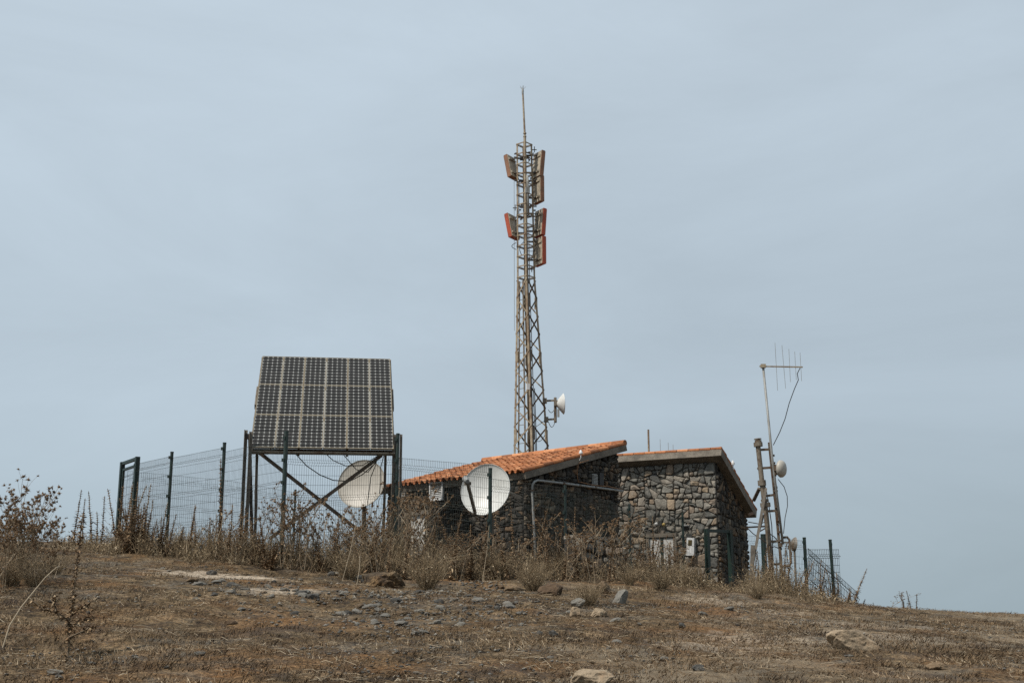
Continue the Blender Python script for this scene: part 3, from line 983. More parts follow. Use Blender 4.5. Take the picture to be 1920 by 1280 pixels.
# climbing ladder inside the left face
mb = MB()
lad = [(969.5, 978), ]
lt, lb = t_mid.z - 0.1, zg + 0.3
def lad_pt(k, z):
    L_, F_ = t_pt('L', z), t_pt('F', z)
    mm = L_ * (1 - k) + F_ * k
    return mm + (t_axis(z) - mm) * 0.12
for k in (0.16, 0.56): mb.beam(lad_pt(k, lb), lad_pt(k, lt), 0.045, 0.02, up=(0.7, 0.7, 0))
z_ = lb
while z_ < lt:
    mb.tube([lad_pt(0.16, z_), lad_pt(0.56, z_)], 0.009, 5); z_ += 0.26
mb.build('ladder', M['steel_mast'], tower)
mb = MB()
cab = [t_pt('F', z) + Vector((0.03, -0.03, 0)) for z in np.linspace(zg + 0.2, t_mid.z + 1.5, 12)]
cab += [t_axis(t_mid.z + 1.9) + Vector((0.0, -0.12, 0)), t_axis(t_mid.z + 2.2) + Vector((-0.05, 0.0, 0))]
mb.tube(cab, 0.017, 6)
mb.tube([c_ + Vector((0.045, -0.005, 0)) for c_ in cab[:-2]], 0.013, 6)
mb.tube([c_ + Vector((0.08, 0.02, 0)) for c_ in cab[:7]], 0.014, 6)
mb.build('cable_bundle', M['black'], tower, smooth=True)
# lightning rod
mb = MB()
rb = t_pt('F', t_top.z)
rt = P(980, 176, TY)
mb.tube([rb - UP * 0.5, rb + UP * 0.15, rb + UP * 0.16, Vector((rt.x, rb.y, rt.z))], [0.042, 0.042, 0.032, 0.026], 10)
for k, zz in enumerate((0.12, 0.22)): mb.lathe(rb + UP * zz, UP, [(0, 0.0), (0, 0.05), (0.03, 0.05), (0.03, 0)], 10)
rod = mb.build('lightning_rod', M['galv'], tower)
mb = MB()
tip = Vector((rt.x, rb.y, rt.z))
mb.lathe(tip - UP * 0.12, UP, [(0, 0.028), (0.08, 0.034), (0.14, 0.030), (0.18, 0.012), (0.30, 0.0)], 10)
for k in range(5):
    an = k * 2 * math.pi / 5
    mb.tube([tip + UP * 0.02, tip + UP * 0.12 + Vector((math.cos(an), math.sin(an), 0)) * 0.09], 0.005, 4)
mb.build('rod_tip', M['zinc'], rod)
# small boxes and the silver pipe in front of the straight part
mb = MB()
zp0, zp1 = P(985, 336, TY).z, P(985, 410, TY).z
fp = t_pt('F', zp1) + Vector((0.075, -0.06, 0))
mb.tube([Vector((fp.x, fp.y, zp1)), Vector((fp.x - 0.03, fp.y, zp0))], 0.033, 10)
mb.build('pipe_mount', M['zinc'], tower, smooth=True)
mb = MB()
pb = P(989, 357, TY - 0.42)
mb.box(pb, 0.12, 0.10, 0.18, (0.9, 0.3, 0), (-0.3, 0.9, 0)); mb.tube([pb + UP * 0.09, pb + UP * 0.28], 0.018, 6)
mb.build('amplifier_box', M['zinc'], tower)
mb = MB()
pb = P(990, 725, TY - 0.5)
mb.box(pb, 0.09, 0.09, 0.17, (0.9, 0.3, 0), (-0.3, 0.9, 0)); mb.tube([pb + UP * 0.085, pb + UP * 0.3 - Vector((0.03, 0, 0))], 0.008, 5)
mb.build('amplifier_box', M['white'], tower)
# panel antennas: (px, py of the middle, height px, side, outward tilt, colour)
def panel_antenna(px, py, hpx, side, tilt, skin):
    c_ = P(px, py, TY + 0.05)
    h = hpx * 0.01575 * 1.09
    th = R(33)
    nrm = Vector((side * math.cos(th), math.sin(th), 0))
    tg = Vector((-side * math.sin(th), math.cos(th), 0))
    zz = (UP + nrm * tilt).normalized()
    nn = (nrm - UP * tilt).normalized()
    mb = MB()
    W_, D_ = 0.43, 0.135
    # radome: tapered tray, open side to the tower
    vs = []
    for (dd, kx) in ((0.0, 1.0), (D_ * 0.75, 1.0), (D_, 0.9)):
        for sx, sz in ((-1, -1), (1, -1), (1, 1), (-1, 1)):
            vs.append(c_ + nn * dd + tg * sx * W_ / 2 * kx + zz * sz * h / 2 * (1 - (1 - kx) * 0.4))
    fs = []
    for r_ in range(2):
        for q in range(4):
            fs.append((r_ * 4 + q, r_ * 4 + (q + 1) % 4, r_ * 4 + 4 + (q + 1) % 4, r_ * 4 + 4 + q))
    fs.append((8, 9, 10, 11))
    fs.append((3, 2, 1, 0))
    mb.add(vs, fs)
    pa = mb.build('panel_antenna', M[skin], tower)
    mb = MB()
    mb.box(c_ - nn * 0.008, W_ - 0.03, 0.014, h - 0.03, tg, nn, zz)
    for sz in (-0.3, 0.3):
        mb.box(c_ - nn * 0.03 + zz * h * sz, W_ - 0.08, 0.03, 0.05, tg, nn, zz)
    mb.build('backplate', M['plate'], pa)
    mb = MB()
    ax = t_axis(c_.z)
    for sz in (-0.33, 0.33):
        q = c_ - nn * 0.045 + zz * h * sz
        leg_ = t_pt('R' if side > 0 else 'L', q.z)
        mb.beam(q, Vector((leg_.x, leg_.y, q.z)), 0.022, 0.022)
        mb.box(q, 0.06, 0.04, 0.04, tg, nn, zz)
        mb.beam(Vector((leg_.x, leg_.y, q.z)) - Vector((side * 0.25, 0, 0)), Vector((leg_.x, leg_.y, q.z)), 0.035, 0.045)
    mb.build('bracket', M['steel_dark'], pa)
panel_antenna(961.5, 313, 42, -1, 0.21, 'orange_faded')
panel_antenna(1007, 309, 48, 1, 0.10, 'orange_faded')
panel_antenna(1006.5, 356, 47, 1, 0.0, 'orange_faded')
panel_antenna(963, 424, 44, -1, 0.21, 'orange')
panel_antenna(1010, 418, 48, 1, 0.08, 'orange')
panel_antenna(1010, 471, 49, 1, 0.0, 'orange')
# clutter of clamps and jumper cables
mb = MB()
rdc = random.Random(5)
for (py0, py1, cnt) in ((285, 300, 14), (333, 343, 12), (382, 395, 14), (405, 412, 6)):
    for _ in range(cnt):
        c_ = P(rdc.uniform(966, 1004), rdc.uniform(py0, py1), TY + rdc.uniform(-0.25, 0.25))
        mb.box(c_, rdc.uniform(0.03, 0.08), rdc.uniform(0.03, 0.05), rdc.uniform(0.02, 0.06), Vector((rdc.uniform(-1, 1), rdc.uniform(-1, 1), 0)).normalized(), UP, Vector((1, 0, 0)))
for c_ in (P(1002, 281, TY), P(966, 390, TY - 0.1), P(997, 505, TY)):
    mb.tube([c_ - UP * 0.08, c_ + UP * 0.1], 0.014, 6)
    mb.beam(c_ - Vector((0.07, 0, 0)), c_ + Vector((0.07, 0, 0)), 0.02, 0.02)
mb.build('clamp_clutter', M['steel_dark'], tower)
mb = MB()
for (p0, p1, bow) in (((968, 455), (968, 468), (-0.13, 0.0)), ((984, 452), (978, 478), (-0.10, 0.02)), ((988, 470), (1000, 440), (0.15, -0.2)), ((984, 487), (1000, 470), (0.05, -0.15)), ((1003, 400), (998, 440), (0.1, -0.05)), ((974, 290), (1000, 286), (0, -0.3)), ((972, 335), (998, 330), (0, -0.25)), ((973, 340), (973, 402), (0.0, 0.0))):
    A_, B_ = P(p0[0], p0[1], TY - 0.1), P(p1[0], p1[1], TY + 0.05)
    pts = [A_.lerp(B_, k / 10) + Vector((bow[0], 0, bow[1])) * math.sin(math.pi * k / 10) for k in range(11)]
    mb.tube(pts, 0.010, 5)
mb.build('jumper_cable', M['black'], tower)
mb = MB(); ga, gb_ = P(964, 340, TY - 0.05), P(964.5, 620, TY - 0.05); mb.tube([ga, gb_], 0.006, 4); mb.build('steel_line', M['zinc'], tower)
# microwave dish on the right leg
dz0, dz1 = P(1026, 751, TY).z, P(1026, 786, TY).z
la, lb_ = t_pt('R', dz0), t_pt('R', dz1)
mb = MB()
mp0, mp1 = P(1041, 745, TY - 0.05), P(1043, 792, TY - 0.05)
mp1 = Vector((mp0.x, mp0.y, mp1.z))
mb.tube([mp0, mp1], 0.042, 10)
mb.beam(la, Vector((mp0.x, mp0.y, la.z)), 0.04, 0.05); mb.beam(lb_, Vector((mp0.x, mp0.y, lb_.z)), 0.04, 0.05)
for q in (la, lb_): mb.box(q, 0.12, 0.14, 0.14)
dm_ = mb.build('dish_mount', M['steel_mast'], tower)
mb = MB()
dc = P(1042, 756, TY - 0.10)
mb.box(dc, 0.10, 0.14, 0.16); mb.box(dc + Vector((0.07, 0, 0)), 0.06, 0.12, 0.12)
mb.build('feed_box', M['steel_mast'], dm_)
mb = MB()
dax = Vector((1, 0.10, 0.03)).normalized()
prof = [(q * 0.80, w_ * 0.70) for q, w_ in [(0.0, 0.10), (0.05, 0.17), (0.13, 0.28), (0.22, 0.395), (0.24, 0.425), (0.255, 0.42)] + [(0.25, 0.40), (0.20, 0.36), (0.12, 0.26), (0.05, 0.14), (0.03, 0.0)]]
mb.lathe(P(1043.5, 757, TY - 0.1), dax, prof, 36)
mb.build('dish', M['dish'], dm_, smooth=True)
mb = MB(); rx = P(1047, 774, TY - 0.12); mb.box(rx, 0.06, 0.06, 0.22); mb.build('radio_unit', M['zinc'], dm_)
mb = MB()
for (p0, p1, bow) in (((1028, 768), (1039, 768), -0.08), ((1028, 790), (1041, 790), -0.16), ((1000, 803), (1022, 788), 0.0), ((1003, 825), (1022, 815), -0.1)):
    A_, B_ = P(p0[0], p0[1], TY - 0.15), P(p1[0], p1[1], TY - 0.1)
    mb.tube([A_.lerp(B_, k / 8) + UP * bow * math.sin(math.pi * k / 8) for k in range(9)], 0.009, 5)
mb.build('jumper_cable', M['black'], dm_)

# ------------------------------------------------------------------ solar array
sBL, sBR = P(469.5, 845, 25.6), P(738.5, 848.5, 26.0)
sv = (sBR - sBL)
SW = sv.length
sx = sv.normalized()
up0 = Vector((0, math.cos(R(45)), math.sin(R(45))))
def best_tilt():
    best = None
    for d in np.arange(30, 65, 0.5):
        back = Vector((-sx.y, sx.x, 0)).normalized()
        upv = (back * math.cos(R(d)) + UP * math.sin(R(d)))
        upv = (upv - sx * upv.dot(sx)).normalized()
        for Lh in np.arange(3.0, 4.2, 0.05):
            q1, q2 = px_of(sBL + upv * Lh), px_of(sBR + upv * Lh)
            er = (q1[0] - 491) ** 2 + (q1[1] - 668) ** 2 + (q2[0] - 729) ** 2 + (q2[1] - 677) ** 2
            if best is None or er < best[0]: best = (er, upv, Lh, d)
    return best
er, sy, SL, tilt = best_tilt()
print('solar fit', er, SW, SL, tilt)
sn = sx.cross(sy).normalized()
if sn.y > 0: sn = -sn
midb = (sBL + sBR) / 2
zgs = Hs(midb.x, midb.y)
solar = thing('solar_array', Vector((midb.x, midb.y, zgs)), 'tilted array of eighteen dark solar modules on a tall braced steel frame', 'solar panel')
kx, ky = SW / 6 / (MW + 0.006), SL / 3 / (MH + 0.040)
first = None
rot = Matrix((sx, sy, sx.cross(sy))).transposed()
for row in range(3):
    for c_ in range(6):
        pos = sBL + sx * (c_ + 0.5) * SW / 6 + sy * (row + 0.5) * SL / 3 + sn * (0.05 - 0.02 * row + 0.02)
        if first is None:
            mb = MB()
            mb.box((0, 0, 0), MW - 0.02, MH - 0.02, 0.02)
            first = mb.build('solar_module', M['cells'], None)
            fm = MB()
            fw = 0.014
            for s_ in (-1, 1):
                fm.box((s_ * (MW - fw) / 2, 0, 0.0), fw, MH, 0.04)
                fm.box((0, s_ * (MH - fw) / 2, 0.0), MW - 2 * fw, fw, 0.04)
            fr = fm.build('module_frame', M['modframe'], None)
            fr.parent = first
            o = first
        else:
            o = first.copy(); col.objects.link(o)
            f2 = fr.copy(); col.objects.link(f2); f2.parent = o
        o.parent = solar
        o.matrix_local = Matrix.Translation(pos - solar.location) @ (rot @ Matrix.Diagonal((kx, ky, 1))).to_4x4()
# carrying frame behind the modules
mb = MB()
for k in range(4):
    p0 = sBL + sy * (SL * k / 3) - sn * 0.03
    mb.beam(p0 - sx * 0.02, p0 + sx * (SW + 0.02), 0.05, 0.06, up=sn)
for k in (0.0, 0.33, 0.67, 1.0):
    p0 = sBL + sx * SW * k - sn * 0.09
    mb.beam(p0, p0 + sy * SL, 0.05, 0.05, up=sn)
for sd in (0, 1):
    p0 = sBL + sx * (SW * sd + (-0.03 if sd == 0 else 0.03)) + sy * SL * 0.66 - sn * 0.06
    mb.beam(p0 + sy * 0.02, p0 - sy * 0.7 - sn * 0.02, 0.03, 0.12, up=sn)
mb.build('carrier_frame', M['steel_mast'], solar)
def leg(pxt, pyt, pxb, Y, w, d, mat='steel_rust', Yb=None):
    A_ = P(pxt, pyt, Y)
    yb = Yb or Y
    Bx = P(pxb, 1000, yb)
    B_ = Vector((Bx.x, yb, Hs(Bx.x, yb) - 0.15))
    mb = MB()
    mb.angle(A_, B_, w * 0.72, 0.012, sx, -Vector((-sx.y, sx.x, 0)))
    return mb.build('leg', M[mat], solar)
leg(459, 806, 450, 25.75, 0.085, 0.03, 'wood')
leg(468.5, 809, 459, 25.55, 0.085, 0.03, 'wood')
leg(480, 846, 478, 26.0, 0.07, 0.03)
leg(466, 822, 474, 26.3, 0.08, 0.03, 'steel_dark', 26.9)
leg(721, 848, 717, 26.6, 0.07, 0.03)
leg(737, 814, 731, 26.1, 0.07, 0.03, 'wood')
leg(750, 814, 747, 25.8, 0.07, 0.03, 'wood')
leg(741, 824, 726, 26.9, 0.08, 0.03, 'steel_dark', 27.3)
for (A_, B_) in ((P(486, 848, 26.05), P(690, 1008, 26.7)), (P(716, 853, 26.55), P(505, 1010, 25.95))):
    mb = MB(); mb.beam(A_, B_, 0.018, 0.075, up=UP); mb.build('diagonal_brace', M['steel_rust'], solar)
mb = MB(); mb.box(P(466.5, 818, 25.8), 0.12, 0.12, 0.1); mb.box(P(743, 820, 26.2), 0.12, 0.12, 0.1)
mb.beam(P(470, 843.5, 25.9), P(739, 847, 26.3), 0.06, 0.06)
mb.build('hinge_beam', M['steel_dark'], solar)
mb = MB()
for pts in ([(551, 847), (575, 873), (600, 890), (625, 900), (655, 902), (680, 889), (704, 868), (712, 854)], [(608, 848), (625, 863), (648, 873), (680, 872), (710, 853)], [(642, 850), (655, 865), (668, 880), (690, 885), (709, 860)],
            [(708, 852), (705, 870), (695, 895), (692, 920), (689, 945)], [(720, 853), (714, 875), (714, 900), (712, 925)]):
    pts3 = [P(x, y, 26.6) for x, y in pts]
    mb.tube(pts3, 0.011 if len(pts) > 6 else 0.009, 5)
mb.build('hanging_cable', M['black'], solar)

# ------------------------------------------------------------------ ground dishes
def sat_dish(name, label, c_, axis_, rad, mat, arm_to, lnb=True, depth=0.16):
    c_, ax = Vector(c_), Vector(axis_).normalized()
    zg_ = Hs(c_.x, c_.y + 0.25)
    root = thing(name, Vector((c_.x, c_.y + 0.2, zg_)), label, 'satellite dish', 'large satellite dishes by the hut')
    mb = MB()
    prof = []
    for k in range(13):
        r_ = rad * k / 12
        prof.append((depth * ((k / 12) ** 2 - 1), max(r_, 0.0001)))
    prof += [(0.012, rad * 1.005), (0.010, rad * 1.012), (-0.012, rad * 1.012)]
    mb.lathe(c_, ax, prof, 56)
    mb.build('reflector', mat, root, smooth=True)
    mb = MB()
    prof = [(depth * ((k / 12) ** 2 - 1) - 0.018, rad * k / 12 + 0.0001) for k in range(13)]
    mb.lathe(c_, ax, prof, 48)
    mb.box(c_ - ax * (depth + 0.11), 0.3, 0.10, 0.24, ax.cross(UP).normalized(), ax, UP)
    mb.build('dish_back', M['dish_back'], root, smooth=True)
    mb = MB()
    base = c_ - ax * (depth + 0.16)
    mb.tube([Vector((base.x, base.y, zg_ - 0.2)), Vector((base.x, base.y, base.z + 0.15))], 0.055, 12)
    mb.beam(Vector((base.x, base.y, base.z)), c_ - ax * (depth + 0.02), 0.12, 0.14)
    mb.build('mast', M['steel_rust'], root)
    if arm_to is not None:
        st, en = arm_to
        mb = MB(); mb.beam(st, en, 0.055, 0.06)
        mb.box(en, 0.14, 0.08, 0.06)
        arm = mb.build('feed_arm', M['steel_mast'], root)
        if lnb:
            dirl = (c_ - en).normalized()
            mb = MB()
            mb.lathe(en - dirl * 0.06 + UP * 0.06, dirl * 0.75 + UP * 0.25 + Vector((-0.45, 0, 0)), [(-0.14, 0.0), (-0.14, 0.04), (-0.03, 0.05), (0.05, 0.062), (0.12, 0.068), (0.12, 0.0)], 14)
            mb.build('feed_horn', M['zinc'], arm)
    return root
d1c = P(910, 917, 25.6)
ax1 = Vector((-0.36, -0.90, 0.20)).normalized()
sat_dish('satellite_dish', 'round white satellite dish with a feed arm in front of the hut\'s vented wall', d1c, ax1, 0.535, M['dish'],
         (P(891, 962, 25.35), P(877, 906, 24.85)))
d2c = P(677, 906, 31.0)
ax2 = Vector((-0.26, -0.93, 0.24)).normalized()
sat_dish('satellite_dish', 'cream satellite dish half hidden by fence mesh between solar frame and hut', d2c, ax2, 0.615, M['dish_cream'], None, depth=0.10)

# ------------------------------------------------------------------ leaning ladder mast on the right
MY = 31.0
def leaning(pts, Y=MY): return [P(x, y, Y) for x, y in pts]
mroot_p = P(1452, 1100, MY)
mast = thing('antenna_mast', Vector((mroot_p.x, MY, Hs(mroot_p.x, MY))), 'leaning brown ladder mast with yagi aerial and small round dish beside house', 'antenna mast')
mb = MB()
pbot = P(1455, 1150, MY)
pts = leaning([(1421.5, 838), (1430, 915)]) 
mb.tube([pts[0], pts[1]], 0.062, 12)
mb.tube([pts[1], P(1436, 960, MY), pbot], 0.064, 12)
ax = (pts[0] - pbot).normalized()
for (x, y, r_, h) in ((1421.5, 827, 0.085, 0.05), (1421.5, 833, 0.11, 0.10), (1428.5, 905, 0.10, 0.13), (1434, 938, 0.095, 0.06), (1435, 946, 0.125, 0.10)):
    mb.lathe(P(x, y, MY) - ax * h / 2, ax, [(0, 0), (0, r_), (h, r_), (h, 0)], 14)
mb.lathe(P(1421, 826, MY), ax, [(0, 0.05), (0.03, 0.055), (0.035, 0.095), (0.055, 0.09), (0.06, 0.0)], 14)
mb.build('mast_pole', M['steel_mast'], mast, smooth=False)
mb = MB()
mb.beam(P(1442, 829, MY), P(1453, 935, MY), 0.06, 0.04, up=(0, 1, 0)); mb.beam(P(1453, 930, MY), P(1472, 1140, MY), 0.06, 0.05, up=(0, 1, 0))
for (x0, y0, x1, y1) in ((1424, 843, 1443, 842), (1420, 878, 1447, 876), (1432, 930, 1453, 927), (1436, 958, 1455, 957), (1443, 1015, 1462, 1014), (1447, 1057, 1466, 1057), (1450, 1098, 1468, 1098)):
    mb.beam(P(x0, y0, MY), P(x1, y1, MY), 0.045, 0.055)
rdm = random.Random(3)
for k in range(16):
    f = rdm.random()
    q = P(1448 + 24 * f, 850 + 270 * f, MY - 0.03)
    mb.box(q, 0.10, 0.05, 0.05, tint=0.5)
mb.build('ladder', M['steel_rust'], mast)
mb = MB()
mb.beam(P(1436, 915, MY - 0.05), P(1413, 1050, MY - 0.6), 0.06, 0.045, up=(0, 1, 0))
mb.beam(P(1424, 915, MY), P(1413, 938, MY + 0.5), 0.08, 0.05, up=(0, 1, 0))
mb.beam(P(1431, 965, MY - 0.2), P(1420, 1005, MY - 0.3), 0.06, 0.045, up=(0, 1, 0))
mb.beam(P(1412, 1022, MY - 0.6), P(1408, 1110, MY - 0.65), 0.10, 0.045, up=(0, 1, 0))
mb.build('brace', M['wood'], mast)
mb = MB()
mb.beam(P(1402, 988, MY), P(1440, 986, MY), 0.035, 0.04); mb.beam(P(1424, 996, MY), P(1440, 987, MY), 0.03, 0.03)
mb.beam(P(1404, 964, MY), P(1412, 962, MY), 0.16, 0.07)
for pts in ([(1402, 990), (1412, 1000), (1430, 1012), (1441, 1020)], [(1403, 978), (1425, 982), (1440, 975)], [(1443, 1000), (1452, 1006), (1462, 1018), (1466, 1030)], [(1442, 1028), (1452, 1024), (1466, 1030)],
            [(1433, 905), (1437, 920), (1442, 950), (1447, 985), (1448, 1010), (1450, 1055)], [(1441, 1003), (1449, 1018), (1460, 1012)]):
    mb.tube(leaning(pts), 0.012, 5)
mb.build('bracket_cables', M['steel_dark'], mast)
mb = MB()
mb.tube(leaning([(1468, 1007), (1476, 1006.5), (1480, 1011), (1483, 1055), (1480, 1060.5), (1466, 1061)]), 0.030, 8)
mb.build('pipe_loop', M['steel_rust'], mast, smooth=True)
# galvanised pole with yagi
mb = MB()
mb.tube(leaning([(1430.5, 684), (1448, 860), (1468, 1020)], MY - 0.08), 0.030, 10)
pole = mb.build('aerial_pole', M['zinc'], mast, smooth=True)
mb = MB()
mb.beam(P(1424, 686.5, MY - 0.1), P(1505, 688, MY - 0.1), 0.030, 0.030); mb.box(P(1431, 686, MY - 0.09), 0.12, 0.10, 0.09)
yg = mb.build('yagi_boom', M['galv'], pole)
for (x0, y0, x1, y1) in ((1453, 642, 1458, 732), (1466, 647, 1473, 728), (1479, 654, 1482, 716), (1490, 659, 1493, 712), (1500, 661, 1503, 714)):
    mb = MB(); mb.tube([P(x0, y0, MY - 0.1), P(x1, y1, MY - 0.1)], 0.0055, 5); mb.build('yagi_element', M['zinc'], pole)
mb = MB()
mb.tube(leaning([(1500, 690), (1495, 700), (1497, 712), (1490, 728), (1480, 755), (1472, 785), (1462, 810), (1450, 834)], MY - 0.1), 0.011, 5)
mb.tube(leaning([(1459, 898), (1470, 912), (1476, 930), (1476.5, 948), (1472, 970), (1469, 1000)], MY - 0.1), 0.010, 5)
mb.build('aerial_cable', M['black'], pole)
mb = MB()
dd_ = P(1456, 878, MY - 0.10)
mb.box(dd_, 0.14, 0.14, 0.12); mb.beam(P(1450, 872, MY), P(1459, 873, MY - 0.1), 0.05, 0.05); mb.box(P(1455, 886, MY - 0.08), 0.09, 0.08, 0.1)
fb = mb.build('dish_bracket', M['steel_rust'], mast)
mb = MB()
pr = [(-0.03, 0.0), (-0.03, 0.19), (0.0, 0.215), (0.05, 0.21), (0.10, 0.17), (0.13, 0.10), (0.14, 0.0)]
mb.lathe(P(1463, 878.5, MY - 0.14), Vector((0.80, -0.55, -0.05)), pr, 28)
mb.build('radome_dish', M['dish_cream'], fb, smooth=True)

# small battered dish clipped to the fence beyond the mast
mb = MB()
sd_c = P(1489, 1020, 33.5)
mb.lathe(sd_c, Vector((0.97, 0.12, -0.1)), [(-0.10, 0.02), (-0.07, 0.10), (-0.02, 0.17), (0.02, 0.195), (0.015, 0.19), (-0.03, 0.16), (-0.08, 0.07), (-0.09, 0)], 24)
mb.box(sd_c + Vector((-0.20, 0, 0.05)), 0.16, 0.06, 0.04); mb.box(sd_c + Vector((-0.12, 0, -0.08)), 0.10, 0.06, 0.10)
mb.tube([sd_c - UP * 0.1, Vector((sd_c.x, sd_c.y + .05, Hs(sd_c.x, sd_c.y) - 0.1))], 0.03, 8)
so = mb.build('grid_dish', M['dish_back'], None)
tag(so, 'small brown weathered dish seen edge on before the right hand fence', 'satellite dish')

# ------------------------------------------------------------------ fences
def fence_post(p, ztop, w=0.075, d=0.06, mat='green', parent=None, clips=4, lean=0.0):
    g = Hs(p[0], p[1])
    mb = MB()
    tp = Vector((p[0] + lean, p[1], ztop))
    mb.tube([Vector((p[0], p[1], g - 0.35)), tp], w / 2, 10)
    mb.lathe(tp, UP, [(0, w / 2 * 1.08), (0.03, w / 2 * 1.08), (0.035, 0.0)], 10)
    for k in range(clips):
        zz = ztop - 0.10 - k * 0.42
        mb.box(Vector((p[0] - 0.035, p[1] - 0.03, zz)), 0.05, 0.04, 0.06)
    return mb.build('post', M[mat], parent)

def mesh_panel(A_, B_, za, zb, height, parent, mat='wire', rw=0.0027, vs_=0.05, gap=0.05, sag=0.0, name='mesh_panel'):
    """welded wire panel with V folds between two posts; za, zb its top at each end"""
    A_, B_ = Vector((A_[0], A_[1], 0)), Vector((B_[0], B_[1], 0))
    d = B_ - A_
    L = d.length
    d.normalize()
    nv = Vector((-d.y, d.x, 0))
    if nv.y > 0: nv = -nv
    s0, s1 = gap, L - gap
    offs = [0.0, -0.10, -0.15, -0.20, -0.25]      # top spikes, V fold
    lev = []
    h = 0.0
    fold = [0.14, 0.80, 1.45, 2.1]
    pts = [(0.0, 0.0)]
    for f in fold:
        if f + 0.1 < height:
            pts += [(f, 0.0), (f + 0.05, 0.045), (f + 0.10, 0.0)]
    pts.append((height, 0.0))
    nw = int((s1 - s0) / vs_)
    N_ = nw + 1
    ss = s0 + np.arange(N_) * (s1 - s0) / nw
    K = len(pts)
    jit = rng.normal(0, 0.003, (N_, K, 1))
    tops = za + (zb - za) * ss / L - sag * np.sin(np.pi * ss / L)
    base = np.array(A_)[None, :] + ss[:, None] * np.array(d)[None, :]
    cur = np.zeros((N_, K, 3))
    for k, (dz, o_) in enumerate(pts):
        cur[:, k, :] = base + np.array(nv)[None, :] * o_
        cur[:, k, 2] = tops - dz
    cur += jit * np.array(d)[None, None, :]
    v1, q1 = tube_np(cur, np.full((N_, K), rw), 3)
    hz = []
    for (dz, o_) in pts[:-1]:
        hz.append((dz + (0.012 if dz == 0 else 0), o_))
    ext = []
    for i in range(len(pts) - 1):
        (za_, oa), (zb_, ob_) = pts[i], pts[i + 1]
        if zb_ - za_ > 0.25:
            k = int(round((zb_ - za_) / 0.2))
            for j in range(1, k): ext.append((za_ + (zb_ - za_) * j / k, 0.0))
    hz += ext
    NH, KH = len(hz), 7
    hc = np.zeros((NH, KH, 3))
    for i, (dz, o_) in enumerate(hz):
        for k in range(KH):
            s_ = s0 + (s1 - s0) * k / (KH - 1)
            p = np.array(A_) + np.array(d) * s_ + np.array(nv) * (o_ + rw * 1.5)
            p[2] = za + (zb - za) * s_ / L - sag * math.sin(math.pi * s_ / L) - dz + rng.normal(0, 0.003)
            hc[i, k] = p
    v2, q2 = tube_np(hc, np.full((NH, KH), rw * 1.15), 3)
    off = np.array(parent.location)
    v = np.concatenate([v1, v2]) - off
    return np_mesh(name, v, quads=np.concatenate([q1, q2 + len(v1)]), mat=M[mat], parent=parent)

def tube_np(cur, rad, n=3):
    """N polylines (N,K,3) with radii (N,K) as n-sided tubes"""
    N_, K, _ = cur.shape
    t = np.gradient(cur, axis=1)
    t /= np.linalg.norm(t, axis=2, keepdims=True) + 1e-9
    ref = np.where(np.abs(t[..., 2:3]) < 0.85, np.array([0., 0., 1.]), np.array([1., 0., 0.]))
    x = np.cross(t, ref); x /= np.linalg.norm(x, axis=2, keepdims=True) + 1e-9
    y = np.cross(t, x)
    an = 2 * np.pi * np.arange(n) / n
    v = cur[:, :, None, :] + rad[:, :, None, None] * (x[:, :, None, :] * np.cos(an)[None, None, :, None] + y[:, :, None, :] * np.sin(an)[None, None, :, None])
    idx = np.arange(N_ * K * n).reshape(N_, K, n)
    a = idx[:, :-1, :]; b_ = np.roll(idx, -1, axis=2)[:, :-1, :]
    c_ = np.roll(idx, -1, axis=2)[:, 1:, :]; d_ = idx[:, 1:, :]
    return v.reshape(-1, 3), np.stack([a, b_, c_, d_], -1).reshape(-1, 4)

# run 1: from the gate on the left, past the solar array, to the corner before the hut
run1 = [((257, 864), 29.5), ((322.5, 849), 27.4), ((421, 832), 25.45), ((537, 811), 23.5), ((746, 815), 25.0), ((919.5, 880), 23.25)]
mesh_top = [(0.06, 0.06), (0.10, 0.07), (0.16, 0.10), (0.36, 0.36), (0.45, 0.22)]
pA = P(421, 832, 25.45)
f1 = thing('mesh_fence', Vector((pA.x, pA.y, Hs(pA.x, pA.y))), 'green wire mesh fence from the narrow gate past solar frame to hut', 'fence')
prev = None
for i, ((x, y), Y) in enumerate(run1):
    q = P(x, y, Y)
    fence_post(q, q.z, parent=f1, clips=4 if i != 5 else 3, w=0.08 if i == 3 else 0.07)
    if prev is not None:
        dza, dzb = mesh_top[i - 1]
        hgt = 2.05 if i < 5 else 1.9
        mesh_panel(prev, q, prev.z - dza, q.z - dzb + (0.30 if i == 5 else 0), hgt, f1, sag=0.03 if i == 4 else 0.0)
    prev = q
# run 2: recedes along the shaded gable to the gate frame before the house
run2 = [((1059.5, 912), 25.25), ((1180, 947), 27.35), ((1279.5, 963), 29.4), ((1325, 990), 29.9)]
pB = P(1059.5, 912, 25.25)
f2_ = thing('mesh_fence', Vector((pB.x, pB.y, Hs(pB.x, pB.y))), 'green wire mesh fence running along the dark gable towards the tall house', 'fence')
for i, ((x, y), Y) in enumerate(run2):
    q = P(x, y, Y)
    if i < 3: fence_post(q, q.z, w=0.055, parent=f2_, clips=2)
    mesh_panel(prev, q, prev.z - (0.16 if i == 0 else 0.04), q.z + (-0.02 if i < 3 else 0.05), 1.75, f2_)
    prev = q
